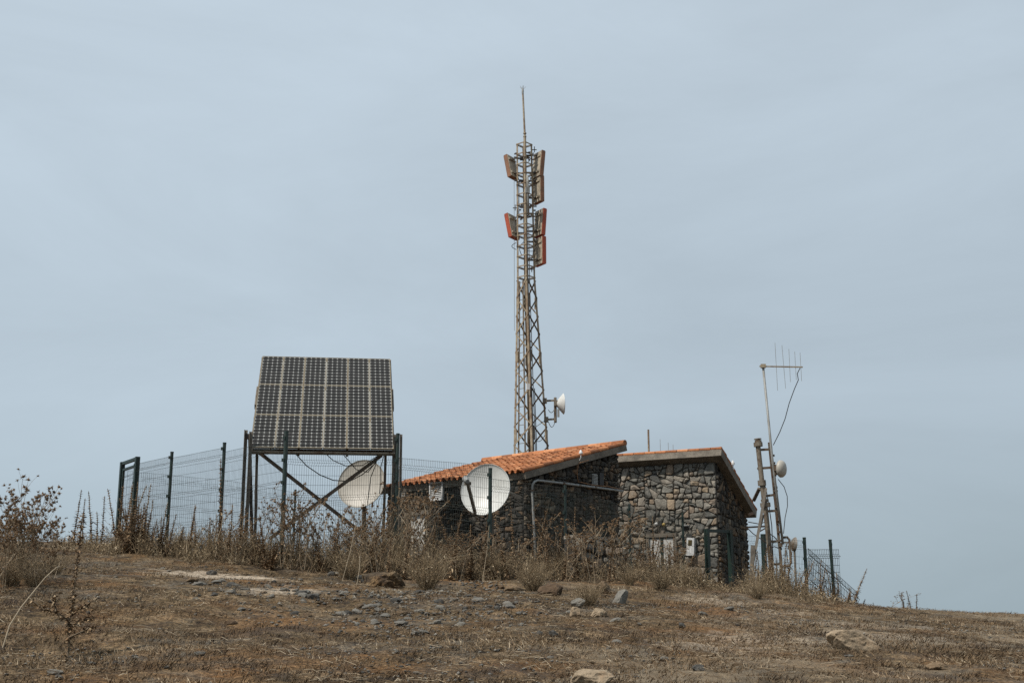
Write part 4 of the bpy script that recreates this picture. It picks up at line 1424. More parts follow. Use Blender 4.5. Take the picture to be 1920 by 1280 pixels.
# far run at the back of the compound
pC = P(412, 900, 33.2)
f3 = thing('mesh_fence', Vector((pC.x, pC.y, Hs(pC.x, pC.y))), 'distant wire mesh fence seen through the nearer one behind the solar frame', 'fence')
run3 = [((236, 881), 32.7), ((262, 884), 32.8), ((412, 897), 33.2), ((554, 921), 33.6), ((700, 938), 34.0)]
prev = None
for i, ((x, y), Y) in enumerate(run3):
    q = P(x, y, Y)
    if i: 
        if i == 3: fence_post(q, q.z + 0.02, parent=f3, w=0.06)
        mesh_panel(prev, q, prev.z, q.z - 0.02, 1.9, f3, mat='wire', rw=0.0026)
    prev = q
# right hand run behind the mast
pD = P(1507, 1008, 33.0)
f4 = thing('mesh_fence', Vector((pD.x, pD.y, Hs(pD.x, pD.y))), 'wire mesh fence with two posts on the bare slope beyond the mast', 'fence')
run4 = [((1400, 1001), 32.0), ((1508, 1009), 33.0), ((1560, 1013), 33.8)]
pr_ = None
for i, ((x, y), Y) in enumerate(run4):
    q = P(x, y, Y)
    if i: fence_post(q, q.z, w=0.085, parent=f4, clips=3, mat='green', lean=-0.05 if i == 2 else 0)
    if i == 1: mesh_panel(pr_, q, pr_.z - 0.02, q.z - 0.05, 1.7, f4)
    pr_ = q
# level panel right of the last posts and the panel that slopes down with the hill
A_, B_ = P(1512, 1029, 33.4), P(1573, 1029, 34.3)
mesh_panel(A_, B_, A_.z, B_.z, 1.3, f4, gap=0.02, vs_=0.075, rw=0.0055)
A_, B_ = P(1514, 1026, 33.0), P(1609, 1111, 34.2)
mesh_panel(A_, B_, A_.z, B_.z, 1.45, f4, gap=0.02, vs_=0.06, rw=0.006)
# post beside the mast
q = P(1431, 1003, 32.2); fence_post(q, q.z, w=0.13, parent=f4, clips=0)

# gates: a frame of square tube with a leaf of mesh
def gate(name, label, pl, pr, inner):
    pl, pr = Vector(pl), Vector(pr)
    root = thing(name, Vector(((pl.x + pr.x) / 2, (pl.y + pr.y) / 2, Hs(pl.x, pl.y))), label, 'gate')
    d = Vector((pr.x - pl.x, pr.y - pl.y, 0)).normalized()
    for q in (pl, pr):
        mb = MB(); g = Hs(q.x, q.y); mb.box(Vector((q.x, q.y, (q.z + g - 0.3) / 2)), 0.10, 0.10, q.z - g + 0.3, d, UP.cross(d)); mb.build('gate_post', M['green'], root)
    mb = MB(); mb.beam(Vector((pl.x, pl.y, pl.z - 0.04)) + d * 0.052, Vector((pr.x, pr.y, pr.z - 0.04)) - d * 0.052, 0.07, 0.07); mb.build('top_rail', M['green'], root)
    if inner:
        a_, b_ = pl + d * 0.12 - UP * 0.20, pr - d * 0.12 - UP * 0.20
        mb = MB()
        lo_a, lo_b = a_ - UP * 1.75, b_ - UP * 1.75
        mb.beam(a_, b_, 0.05, 0.05); mb.beam(lo_a, lo_b, 0.05, 0.05)
        mb.beam(a_ + UP * 0.02, lo_a, 0.052, 0.052, up=d); mb.beam(b_ + UP * 0.02, lo_b, 0.052, 0.052, up=d)
        mb.beam(a_ - UP * 1.15, b_ - UP * 1.15, 0.04, 0.04)
        lf = mb.build('gate_leaf', M['green'], root)
        lf_e = mesh_panel(a_, b_, a_.z - 0.03, b_.z - 0.03, 1.70, root, gap=0.03)
    return root
gate('mesh_gate', 'narrow green gate with a tall frame at the far end of fence', P(230, 866, 30.35), P(258, 856, 29.45), True)
gate('mesh_gate', 'dark green gate frame at the corner of the tall stone house', P(1325, 991, 29.9), P(1368, 993, 30.6), False)

# ------------------------------------------------------------------ broken dry-stone wall under the gable
A_, B_ = P(1072, 1004, 24.3), P(1168, 1006, 24.9)
dW_ = Vector((B_.x - A_.x, B_.y - A_.y, 0)); LW_ = dW_.length; dW_.normalize()
nW = Vector((dW_.y, -dW_.x, 0))
if nW.y > 0: nW = -nW
zw0 = min(Hs(A_.x, A_.y), Hs(B_.x, B_.y)) - 0.3
lw = thing('broken_wall', Vector(((A_.x + B_.x) / 2, (A_.y + B_.y) / 2, zw0)), 'broken low stone wall among weeds in front of the dark gable', 'wall')
O_ = Vector((A_.x, A_.y, 0))
mb = MB(); stones(mb, O_, dW_, nW, [(0, zw0), (LW_, zw0), (LW_, B_.z - 0.04), (LW_ * .55, A_.z + .0), (0.0, A_.z - 0.02)], 0.20, 21, 0.014, (0.03, 0.09), 1.1)
mb.build('wall_face', M['stone_grey'], lw)
mb = MB(); mb.box(Vector(((A_.x + B_.x) / 2, (A_.y + B_.y) / 2, (zw0 + A_.z - 0.05) / 2)) - nW * 0.15, LW_ - 0.02, 0.26, A_.z - 0.05 - zw0, dW_, nW)
mb.build('wall_core', M['mortar'], lw)
mb = MB()
for k in range(4):
    mb.box(O_ + dW_ * (LW_ * (k + 0.5) / 4) - nW * 0.12 + UP * (A_.z - 0.015 + random.uniform(-0.02, 0.02)), LW_ / 4 - 0.02, 0.36, 0.06, (dW_ + UP * random.uniform(-0.04, 0.04)).normalized(), nW, tint=random.uniform(0.3, 0.8))
mb.build('coping_stone', M['stone_grey'], lw)

# ------------------------------------------------------------------ rocks and stones
def rock_mesh(name, seed, sx_, sy_, sz_, mat, tint, sub=3, jag=0.35, planes=7):
    """a stone: a ball cut by random planes, roughened, lying in its bed"""
    import bmesh
    rd = random.Random(seed)
    bm = bmesh.new()
    bmesh.ops.create_icosphere(bm, subdivisions=sub, radius=1)
    cuts = []
    for _ in range(planes):
        nv = Vector((rd.gauss(0, 1), rd.gauss(0, 1), rd.gauss(0, 0.8))).normalized()
        cuts.append((nv, rd.uniform(0.48, 0.85)))
    offx = rd.uniform(0, 50)
    for v in bm.verts:
        p = v.co.copy()
        for nv, d_ in cuts:
            h = p.dot(nv) - d_
            if h > 0: p -= nv * h * 0.94
        q = float(vnoise(np.array([p.x * 2.3 + offx]), np.array([p.y * 2.3 + p.z * 1.7]), seed)[0]) - 0.5
        q2 = float(vnoise(np.array([p.x * 6 + offx]), np.array([p.y * 6 + p.z * 5]), seed + 1)[0]) - 0.5
        q3 = float(vnoise(np.array([p.x * 15 + offx]), np.array([p.y * 15 + p.z * 13]), seed + 2)[0]) - 0.5 if sub > 3 else 0
        p *= 1 + jag * q + jag * 0.35 * q2 + 0.09 * q3
        v.co = Vector((p.x * sx_, p.y * sy_, p.z * sz_))
    me = bpy.data.meshes.new(name)
    bm.to_mesh(me); bm.free()
    a = me.attributes.new('tint', 'FLOAT', 'POINT')
    a.data.foreach_set('value', np.full(len(me.vertices), tint, dtype=np.float32))
    me.materials.append(M[mat])
    return me
def put(name, me, loc, rot, label, cat, group=None, scale=1.0):
    o = bpy.data.objects.new(name, me)
    o.location = loc; o.rotation_euler = rot; o.scale = (scale,) * 3
    col.objects.link(o)
    tag(o, label, cat, group)
    return o

# the ones that stand out: px, py of the middle, width and height in px, depth ratio, material, tint, rotation, label
M['mound'] = M_GROUND
BIG = [
    (1597, 1206, 82, 38, .7, 'rock_tan', .62, (0.10, 0.28, 0.15), 'flat tan rock tilted on the bare slope to the right', 3),
    (1112, 1274, 78, 36, .8, 'rock_tan', .70, (0, 0, 0.3), 'pale tan boulder half buried at the lower edge of the view', 2),
    (1163, 1121, 34, 34, .7, 'rock_grey', .95, (0.2, 0.1, 0.8), 'pointed pale grey rock with one dark side near the weeds', 9),
    (716, 1086, 84, 44, .8, 'mound', .45, (0, 0, 0.2), 'rounded brown earth mound in front of the tall weeds', 5),
    (1034, 1106, 42, 26, .8, 'rock_brown', .10, (0, 0.1, 0.5), 'dark brown mossy rock under the broken stone wall', 7),
    (966, 1104, 30, 20, .8, 'rock_brown', .75, (0.1, 0, 0.2), 'brown rock with a shaded end on the left of the mossy one', 8),
    (1084, 1134, 30, 14, .7, 'rock_grey', .98, (0, 0.1, 0.1), 'light grey slab resting on top of two pale stones', 11),
    (1079, 1148, 24, 22, .7, 'rock_tan', .55, (0, 0, 0.4), 'cream blocky stone under the light grey slab', 13),
    (1123, 1149, 26, 18, .8, 'rock_tan', .60, (0.1, 0, 0.7), 'cream stone lying just past the light grey slab', 17),
    (1145, 1058, 26, 56, .45, 'rock_grey', .90, (0.1, 0.15, 0.3), 'upright triangular grey slab leaning beside the broken wall', 19),
    (1132, 1103, 34, 24, .8, 'rock_brown', .50, (0, 0.1, 1.3), 'brownish grey rock between the upright slab and the pointed rock', 23),
    (1763, 1250, 40, 16, .8, 'rock_brown', .85, (0, 0.15, 0.2), 'low reddish brown rock sunk in the bare ground', 29),
    (104, 1258, 26, 12, .8, 'rock_grey', .85, (0, 0.05, 0.2), 'flat light grey stone below the dark thistle stalk', 31),
    (862, 1076, 34, 20, .8, 'rock_brown', .85, (0, 0, .3), 'sandy brown rock before the hut beside a dark stone', 37),
    (846, 1065, 22, 14, .8, 'rock_tan', .45, (0, 0, .9), 'small sandy rock behind the sandy brown one', 41),
    (1038, 1188, 20, 13, .8, 'rock_grey', .20, (0, .1, .6), 'dark slate stone with a brown clod at its side', 43),
    (1011, 1187, 13, 10, .8, 'rock_grey', .30, (0, 0, .1), 'small dark stone next to the dark slate stone', 47),
    (1279, 1171, 15, 10, .8, 'rock_grey', .22, (0, 0, .7), 'single dark grey stone on the slope below the tall house', 53),
    (1311, 1252, 24, 14, .8, 'rock_grey', .25, (0, 0, .3), 'dark wedge of stone at the low edge under the tall house', 59),
    (1590, 1229, 18, 7, .8, 'rock_grey', .55, (0, .05, .1), 'thin blue grey stone just below the flat tan rock', 61),
    (433, 1167, 18, 12, .8, 'rock_brown', .15, (0, 0, .2), 'lone dark stone on the bare slope below the solar array', 67),
    (398, 1073, 18, 13, .8, 'rock_grey', .35, (0, 0, .2), 'grey stone on the edge of the white earth patch', 71),
    (440, 1096, 26, 10, .8, 'rock_grey', .30, (0, 0, .4), 'flat dark stone below the white earth patch', 73),
]
for (x, y, wpx, hpx, dr_, mt, tn, rot_, lab, sd) in BIG:
    g = ground_at(x, y + hpx * 0.30)
    sc = g.y / F_PX * 1.02
    me = rock_mesh('rock', sd, wpx * sc * 0.60, wpx * sc * 0.60 * dr_, hpx * sc * 0.62, mt, tn * (0.75 if mt == 'rock_grey' else 1), 4 if wpx > 20 else 3, 0.28, 9)
    put('rock', me, (g.x, g.y, g.z + hpx * sc * (0.17 if sd not in (11, 3) else (0.6 if sd == 11 else 0.30))), rot_, lab, 'rock')
# scattered grey stones: shared shapes
shapes = []
for k in range(14):
    rd = random.Random(100 + k)
    shapes.append(rock_mesh('stone', 200 + k, 1.0, rd.uniform(.6, .95), rd.uniform(.32, .62), 'rock_grey' if k < 11 else 'rock_brown', rd.uniform(0.1, 0.9), 2, 0.3))
rds = random.Random(77)
ZONES = [ (500, 980, 1098, 1156, 100), (640, 1060, 1135, 1190, 56), (360, 620, 1085, 1130, 34), (380, 1100, 1080, 1270, 34), (80, 420, 1060, 1275, 26), (1080, 1500, 1130, 1275, 18), (1000, 1300, 1170, 1275, 12), (560, 900, 1055, 1095, 20)]
cnt = 0
for (x0, x1, y0, y1, nn) in ZONES:
    for k in range(nn):
        x, y = rds.uniform(x0, x1), rds.uniform(y0, y1)
        g = ground_at(x, y)
        if g.y > 26 or g.y < 8: continue
        wpx = 4.0 + 11.0 * rds.random() ** 2.4
        sc = wpx * g.y / F_PX
        put('stone', shapes[rds.randrange(14)], (g.x, g.y, g.z + sc * 0.10), (rds.uniform(-.25, .25), rds.uniform(-.25, .25), rds.uniform(0, 6.28)),
            'small grey stone among many scattered over the brown slope', 'stone', 'small stones scattered over the slope', sc)
        cnt += 1
print('stones', cnt)
# gravel nobody could count
ico_v = np.array([(0, 0, 1), (1, 0, 0), (0, 1, 0), (-1, 0, 0), (0, -1, 0), (0, 0, -1)], dtype=float)
ico_f = np.array([(0, 1, 2), (0, 2, 3), (0, 3, 4), (0, 4, 1), (5, 2, 1), (5, 3, 2), (5, 4, 3), (5, 1, 4)])
NG = 26000
gy_ = 8.2 + 18 * rng.random(NG) ** 0.9
gx_ = (rng.random(NG) * 2 - 1) * (gy_ * 0.43)
dens = vnoise(gx_ / 1.3, gy_ / 1.3, 9) + 0.5 * vnoise(gx_ / 0.4, gy_ / 0.4, 10)
pxs = 960 + gx_ / gy_ * 2400
bias = np.exp(-((pxs - 760) / 330) ** 2) * 0.25
keep = dens + bias > 0.95
gx_, gy_ = gx_[keep], gy_[keep]
NG = len(gx_)
gz_ = H(gx_, gy_)
sz = (0.006 + 0.022 * rng.random(NG) ** 2.5) * (1 + 0.9 * np.exp(-((960 + gx_ / gy_ * 2400 - 760) / 260) ** 2 - ((gy_ - 19.5) / 3.5) ** 2))
ang = rng.random(NG) * 6.28
vv = ico_v[None] * np.stack([sz * (0.8 + 0.7 * rng.random(NG)), sz * (0.7 + 0.5 * rng.random(NG)), sz * (0.35 + 0.35 * rng.random(NG))], -1)[:, None, :]
vv = vv * (1 + 0.35 * (rng.random((NG, 6, 1)) - 0.5))
ca, sa = np.cos(ang)[:, None], np.sin(ang)[:, None]
vx = vv[..., 0] * ca - vv[..., 1] * sa; vy = vv[..., 0] * sa + vv[..., 1] * ca
V = np.stack([vx + gx_[:, None], vy + gy_[:, None], vv[..., 2] + gz_[:, None] + sz[:, None] * 0.25], -1).reshape(-1, 3)
Fc = (ico_f[None] + (np.arange(NG) * 6)[:, None, None]).reshape(-1, 3)
gravel = np_mesh('gravel', V, tris=Fc, tint=np.repeat(rng.random(NG), 6), mat=M['rock_grey'])
tag(gravel, 'fine grey gravel strewn over the brown hillside', kind='stuff')

# ------------------------------------------------------------------ thin dry grass on the slope
NB = 150000
by = 8.0 + 19 * rng.random(NB) ** 1.05
bx = (rng.random(NB) * 2 - 1) * (by * 0.44)
dn = vnoise(bx / 0.9, by / 0.9, 21) * 0.6 + vnoise(bx / 0.25, by / 0.25, 22) * 0.5
dn = dn * (0.55 + 0.9 * vnoise(bx / 2.6, by / 1.9, 25))
keep = dn > 0.40 + 0.22 * rng.random(NB)
bx, by = bx[keep], by[keep]
PATCH = [(ground_at(a_, b_), c_ * 0.5, d_ * 0.5) for a_, b_, c_, d_ in ((385, 1079, 1.45, 0.95), (462, 1083, .9, .75), (528, 1109, .85, .95))]
for g_, c_, d_ in PATCH:
    k_ = ((bx - g_.x) / c_) ** 2 + ((by - g_.y) / d_) ** 2 > 0.6 + 0.6 * rng.random(len(bx))
    bx, by = bx[k_], by[k_]
NB = len(bx)
bz = H(bx, by)
tuft = vnoise(bx / 0.35, by / 0.35, 23)
ln_ = (0.025 + 0.055 * rng.random(NB) ** 2) * (0.6 + 0.9 * tuft)
az = rng.random(NB) * 6.28
lean = 0.5 + 0.9 * rng.random(NB)
wd = 0.0022 + 0.0028 * rng.random(NB)
tipx, tipy = bx + np.cos(az) * ln_ * np.sin(lean), by + np.sin(az) * ln_ * np.sin(lean)
tipz = bz + ln_ * np.cos(lean) + 0.012
px_, py_ = -np.sin(az) * wd, np.cos(az) * wd
V = np.stack([np.stack([bx + px_, by + py_, bz - 0.004], -1), np.stack([bx - px_, by - py_, bz + 0.004], -1), np.stack([tipx, tipy, tipz], -1)], 1).reshape(-1, 3)
tn = np.clip(0.05 + 0.55 * rng.random(NB) ** 1.3 + 0.75 * (vnoise(bx / 0.9, by / 0.7, 24) - 0.35), 0, 1)
grass = np_mesh('dry_grass', V, tris=np.arange(NB * 3).reshape(-1, 3), tint=np.repeat(tn, 3), mat=M['grass'])
tag(grass, 'short dry brown grass over the hillside', kind='stuff')

# flattened straw lying about
NB = 16000
by = 8.0 + 18 * rng.random(NB); bx = (rng.random(NB) * 2 - 1) * (by * 0.44)
keep = vnoise(bx / 1.4, by / 1.4, 41) + 0.4 * vnoise(bx / 0.3, by / 0.3, 42) > 0.62
bx, by = bx[keep], by[keep]; NB = len(bx)
az = rng.random(NB) * 6.28; ln_ = 0.05 + 0.16 * rng.random(NB) ** 2
cv = np.zeros((NB, 3, 3))
for k in range(3):
    f = k / 2 - 0.5
    cv[:, k, 0] = bx + np.cos(az) * ln_ * f + rng.normal(0, .008, NB)
    cv[:, k, 1] = by + np.sin(az) * ln_ * f + rng.normal(0, .008, NB)
    cv[:, k, 2] = H(cv[:, k, 0], cv[:, k, 1]) + 0.012 + 0.03 * rng.random(NB)
Vs, Qs = tube_np(cv, np.full((NB, 3), 1.0) * (0.0016 + 0.0016 * rng.random(NB))[:, None], 3)
straw = np_mesh('straw_litter', Vs, quads=Qs, tint=np.repeat(np.clip(rng.normal(.65, .25, NB), 0, 1), 9), mat=M['grass'])
tag(straw, 'pale flattened straw lying on the brown soil', kind='stuff')

# ------------------------------------------------------------------ brown weed thicket along the fence
TPX = np.array([90, 150, 200, 250, 300, 420, 520, 600, 680, 740, 800, 880, 950, 985, 1010, 1060, 1120, 1170, 1200, 1240, 1300, 1340, 1380, 1420, 1480, 1530, 1600.])
TTOP = np.array([1005, 990, 972, 965, 985, 965, 985, 985, 940, 935, 985, 1005, 990, 1010, 1025, 1025, 1035, 1045, 1040, 1040, 1065, 1085, 1098, 1045, 1065, 1100, 1128.])
TBASE = np.array([1022, 1026, 1030, 1034, 1036, 1044, 1052, 1062, 1072, 1082, 1090, 1078, 1072, 1072, 1076, 1088, 1090, 1092, 1094, 1096, 1102, 1108, 1112, 1118, 1124, 1130, 1138.])
DENS = np.array([.25, .45, .8, .9, .8, .8, .9, .9, 1.0, 1.2, 1.1, .9, .9, .5, .6, .6, .5, .4, .6, .6, .6, .5, .35, .9, .6, .35, .1])
NS = 15000
tp = rng.uniform(90, 1600, NS * 2)
tp = tp[rng.random(len(tp)) < np.interp(tp, TPX, DENS) / 1.2][:NS]
NS = len(tp)
base_y = np.interp(tp, TPX, TBASE)
tY = 22.0 + 1.3 * vnoise(tp / 40, tp * 0, 33) + 2.6 * rng.random(NS)
tY = np.where(base_y > 1085, tY + 0.4, tY)
tX = (tp - 960) / 2400 * tY
tZ = H(tX, tY)
hmax = (np.interp(tp, TPX, TBASE) - np.interp(tp, TPX, TTOP)) * tY / F_PX * np.interp(tp, [90, 300, 450, 960, 1000, 1600], [1.1, 1.0, 0.85, 0.8, 1.05, 1.1])
patch = 0.30 + 0.8 * vnoise(tp / 34, tY / 0.9, 31) + 0.35 * vnoise(tp / 11, tY / 0.4, 32)
hh = np.maximum(0.10, hmax * patch * (0.18 + 0.95 * rng.random(NS) ** 1.5))
K = 5
lean = rng.normal(0, 0.30, (NS, 2))
curl = rng.normal(0, 0.24, (NS, 2))
cur = np.zeros((NS, K, 3))
for k in range(K):
    f = k / (K - 1)
    cur[:, k, 0] = tX + hh * (lean[:, 0] * f + curl[:, 0] * f * f) + rng.normal(0, 0.012, NS) * (k > 0)
    cur[:, k, 1] = tY + hh * (lean[:, 1] * f + curl[:, 1] * f * f) + rng.normal(0, 0.012, NS) * (k > 0)
    cur[:, k, 2] = tZ - 0.03 + hh * f * (1 - 0.12 * f)
rad = (0.0018 + 0.0026 * rng.random(NS))[:, None] * np.linspace(1.2, 0.45, K)[None, :]
V1, Q1 = tube_np(cur, rad, 3)
t1 = np.repeat(np.clip(rng.normal(0.42, 0.24, NS), 0, 1), K * 3)
# twigs and curled leaves on the stems
NL = 62000
si = rng.integers(0, NS, NL)
fk = 0.12 + 0.88 * rng.random(NL) ** 0.8
k0 = np.minimum((fk * (K - 1)).astype(int), K - 2)
fr_ = fk * (K - 1) - k0
bp_ = cur[si, k0] * (1 - fr_)[:, None] + cur[si, k0 + 1] * fr_[:, None]
dirv = rng.normal(0, 1, (NL, 3)); dirv[:, 2] = np.abs(dirv[:, 2]) * 0.9
dirv /= np.linalg.norm(dirv, axis=1, keepdims=True)
lnl = 0.018 + 0.065 * rng.random(NL) ** 2
wl_ = 0.003 + 0.008 * rng.random(NL) ** 2
side = np.cross(dirv, rng.normal(0, 1, (NL, 3))); side /= np.linalg.norm(side, axis=1, keepdims=True) + 1e-9
mid_ = bp_ + dirv * lnl[:, None] * 0.5
V2 = np.stack([bp_, mid_ + side * wl_[:, None], bp_ + dirv * lnl[:, None], mid_ - side * wl_[:, None]], 1).reshape(-1, 3)
Q2 = np.arange(NL * 4).reshape(-1, 4)
t2 = np.repeat(np.clip(rng.normal(0.45, 0.27, NL), 0, 1), 4)
weeds = np_mesh('dry_weeds', np.concatenate([V1, V2]), quads=np.concatenate([Q1, Q2 + len(V1)]), tint=np.concatenate([t1, t2]), mat=M['weeds'])
tag(weeds, 'tangled brown dead weeds growing along the fence', kind='stuff')

# ------------------------------------------------------------------ single plants
def spiky_stalk(mb, br, p0, h, lean, rd, thick=1.0, curve=0.0):
    """one upright stalk ringed with spiny whorls; the lower part carries hanging dead leaves"""
    n_ = 9
    pts = []
    for k in range(n_):
        f = k / (n_ - 1)
        pts.append(Vector(p0) + Vector((lean[0] * f * h + curve * f * f * h, lean[1] * f * h, h * f)) + Vector((rd.uniform(-1, 1), rd.uniform(-1, 1), 0)) * 0.006)
    mb.tube(pts, [0.008 * thick * (1.15 - 0.6 * k / (n_ - 1)) for k in range(n_)], 5, True, rd.uniform(0.2, 0.7))
    wh = max(6, int(h / 0.038))
    for k in range(wh):
        f = 0.06 + 0.94 * k / wh
        i = min(int(f * (n_ - 1)), n_ - 2)
        c_ = pts[i].lerp(pts[i + 1], f * (n_ - 1) - i)
        r_ = (0.047 * (1.12 - 0.66 * f)) * thick * rd.uniform(0.75, 1.25)
        for q in range(7):
            an = rd.uniform(0, 6.28)
            d_ = Vector((math.cos(an), math.sin(an), rd.uniform(-0.35, 0.6)))
            sd_ = Vector((-math.sin(an), math.cos(an), rd.uniform(-.5, .5))) * r_ * 0.26
            br.add([c_ - sd_, c_ + sd_, c_ + d_ * r_ * rd.uniform(0.9, 1.9)], [(0, 1, 2)], min(1, max(0, rd.gauss(0.45, 0.2))))
        mbr = r_ * 0.45
        br.lathe(c_ - UP * mbr * 0.5, UP, [(0, mbr * 0.7), (mbr * 0.5, mbr), (mbr, mbr * 0.6)], 5, rd.uniform(0.25, 0.6))
    for k in range(int(h * 26)):                     # withered leaves low down
        f = rd.random() ** 1.6 * 0.6
        i = min(int(f * (n_ - 1)), n_ - 2)
        c_ = pts[i].lerp(pts[i + 1], f * (n_ - 1) - i)
        an = rd.uniform(0, 6.28)
        d_ = Vector((math.cos(an), math.sin(an), rd.uniform(-0.9, 0.5)))
        l_ = rd.uniform(0.04, 0.10) * thick
        sd_ = Vector((-math.sin(an), math.cos(an), rd.uniform(-.6, .6))) * l_ * 0.16
        m_ = c_ + d_ * l_ * 0.5
        br.add([c_, m_ + sd_, c_ + d_ * l_ - UP * l_ * 0.2, m_ - sd_], [(0, 1, 2, 3)], min(1, max(0, rd.gauss(0.5, 0.25))))

def spiky_plant(seed, stalks, hgt):
    rd = random.Random(seed)
    root = bpy.data.objects.new('spiky_plant', None); root.empty_display_size = 0.1; col.objects.link(root)
    mb, br = MB(), MB()
    for k in range(stalks):
        h = hgt * (1 if k == 0 else rd.uniform(0.35, 0.85))
        spiky_stalk(mb, br, (rd.uniform(-.05, .05) * (k > 0), rd.uniform(-.05, .05) * (k > 0), -0.04), h, (rd.gauss(0, 0.10) if k else rd.gauss(0, .04), rd.gauss(0, .08)), rd, 1.0, rd.gauss(0, .05))
    mb.build('stem', M['stem'], root)
    br.build('bract', M['bract'], root)
    return root

def thistle(seed, hgt, spread=0.35, nst=3, head=0.020, nbr=7):
    """branching dead thistle with star shaped seed heads"""
    rd = random.Random(seed)
    root = bpy.data.objects.new('thistle_plant', None); root.empty_display_size = 0.1; col.objects.link(root)
    mb, br, lf = MB(), MB(), MB()
    def star(c_, r_):
        br.lathe(c_ - UP * r_ * 0.45, UP, [(0, r_ * 0.35), (r_ * 0.4, r_ * 0.6), (r_ * 0.8, r_ * 0.35)], 6, rd.uniform(0.1, 0.5))
        for q in range(9):
            d_ = Vector((rd.gauss(0, 1), rd.gauss(0, 1), rd.gauss(0.25, 0.8))).normalized()
            sd_ = d_.cross(Vector((rd.gauss(0, 1), rd.gauss(0, 1), rd.gauss(0, 1)))).normalized() * r_ * 0.25
            br.add([c_ - sd_, c_ + sd_, c_ + d_ * r_ * rd.uniform(1.0, 1.7)], [(0, 1, 2)], min(1, max(0, rd.gauss(0.35, 0.2))))
    def branch(p, d_, L, r_, lev):
        k_ = 5
        pts = [p]
        for i in range(1, k_):
            d_ = (d_ + Vector((rd.gauss(0, .10), rd.gauss(0, .10), 0.05 + rd.gauss(0, .05)))).normalized()
            pts.append(pts[-1] + d_ * L / (k_ - 1))
        mb.tube(pts, [r_ * (1 - 0.45 * i / (k_ - 1)) for i in range(k_)], 4, False, rd.uniform(0.15, 0.8))
        if lev < 2:
            for _ in range(nbr if lev == 0 else rd.randint(2, 4)):
                f = rd.uniform(0.35, 1.0)
                i = min(int(f * (k_ - 1)), k_ - 2)
                q = pts[i].lerp(pts[i + 1], f * (k_ - 1) - i)
                an = rd.uniform(0, 6.28)
                nd = (d_ * 0.9 + Vector((math.cos(an), math.sin(an), 0.3)) * rd.uniform(0.5, 0.9)).normalized()
                branch(q, nd, L * rd.uniform(0.25, 0.45), r_ * 0.6, lev + 1)
        if lev >= 1:
            star(pts[-1], head * rd.uniform(0.75, 1.3))
            if rd.random() < 0.5: star(pts[-2] + Vector((rd.uniform(-.02, .02), 0, 0.01)), head * rd.uniform(0.6, 1.0))
        for _ in range(int(L * 12)):
            if lev > 0 and rd.random() < 0.8: continue
            f = rd.random() ** 1.6 * 0.55
            i = min(int(f * (k_ - 1)), k_ - 2)
            q = pts[i].lerp(pts[i + 1], f * (k_ - 1) - i)
            an = rd.uniform(0, 6.28); l_ = rd.uniform(0.03, 0.08)
            dv_ = Vector((math.cos(an), math.sin(an), rd.uniform(-.8, .4)))
            sd_ = Vector((-math.sin(an), math.cos(an), rd.uniform(-.7, .7))) * l_ * 0.18
            lf.add([q, q + dv_ * l_ * .5 + sd_, q + dv_ * l_, q + dv_ * l_ * .5 - sd_], [(0, 1, 2, 3)], min(1, max(0, rd.gauss(0.35, 0.2))))
    for k in range(nst):
        an = rd.uniform(0, 6.28)
        d_ = Vector((math.cos(an) * spread * rd.random(), math.sin(an) * spread * rd.random(), 1)).normalized()
        branch(Vector((rd.uniform(-.05, .05), rd.uniform(-.05, .05), -0.03)), d_, hgt * rd.uniform(0.65, 1.0), 0.007, 0)
    mb.build('stem', M['stem'], root)
    br.build('seed_head', M['bract'], root)
    if lf.v: lf.build('foliage', M['bract'], root)
    return root

spk = [spiky_plant(300 + k, s_, 1.0) for k, s_ in enumerate((1, 2, 3, 4, 1, 5))]
ths = [thistle(400 + k, 1.0, 0.4, n_, 0.020, nb_) for k, (n_, nb_) in enumerate(((2, 6), (3, 6), (4, 6), (1, 8)))]
used = set()
def place(protos, k, px, Y, top_py, label, cat, group=None, rz=None, tilt=0.0, base=None):
    """one plant rooted in the ground at the distance Y and as tall as it looks"""
    X = (px - 960) / 2400 * Y
    for _ in range(3):
        g = Hs(X, Y)
        q = px_of((X, Y, g + 0.3))[0]
        X += (px - q) / 2400 * Y
    g = Hs(X, Y)
    h = max(0.12, P(px, top_py, Y).z - g)
    root = protos[k]
    if (id(protos), k) in used: root = copy_tree(protos[k])
    used.add((id(protos), k))
    root.location = (X, Y, g)
    wf = (min(1.35, 0.75 + 0.5 * h) if h > .3 else .7)
    root.scale = (wf, wf, h)
    root.rotation_euler = (0, tilt, rng.random() * 6.28 if rz is None else rz)
    for kk in ('label', 'category', 'group'):
        if kk in root: del root[kk]
    tag(root, label, cat, group)
    return root

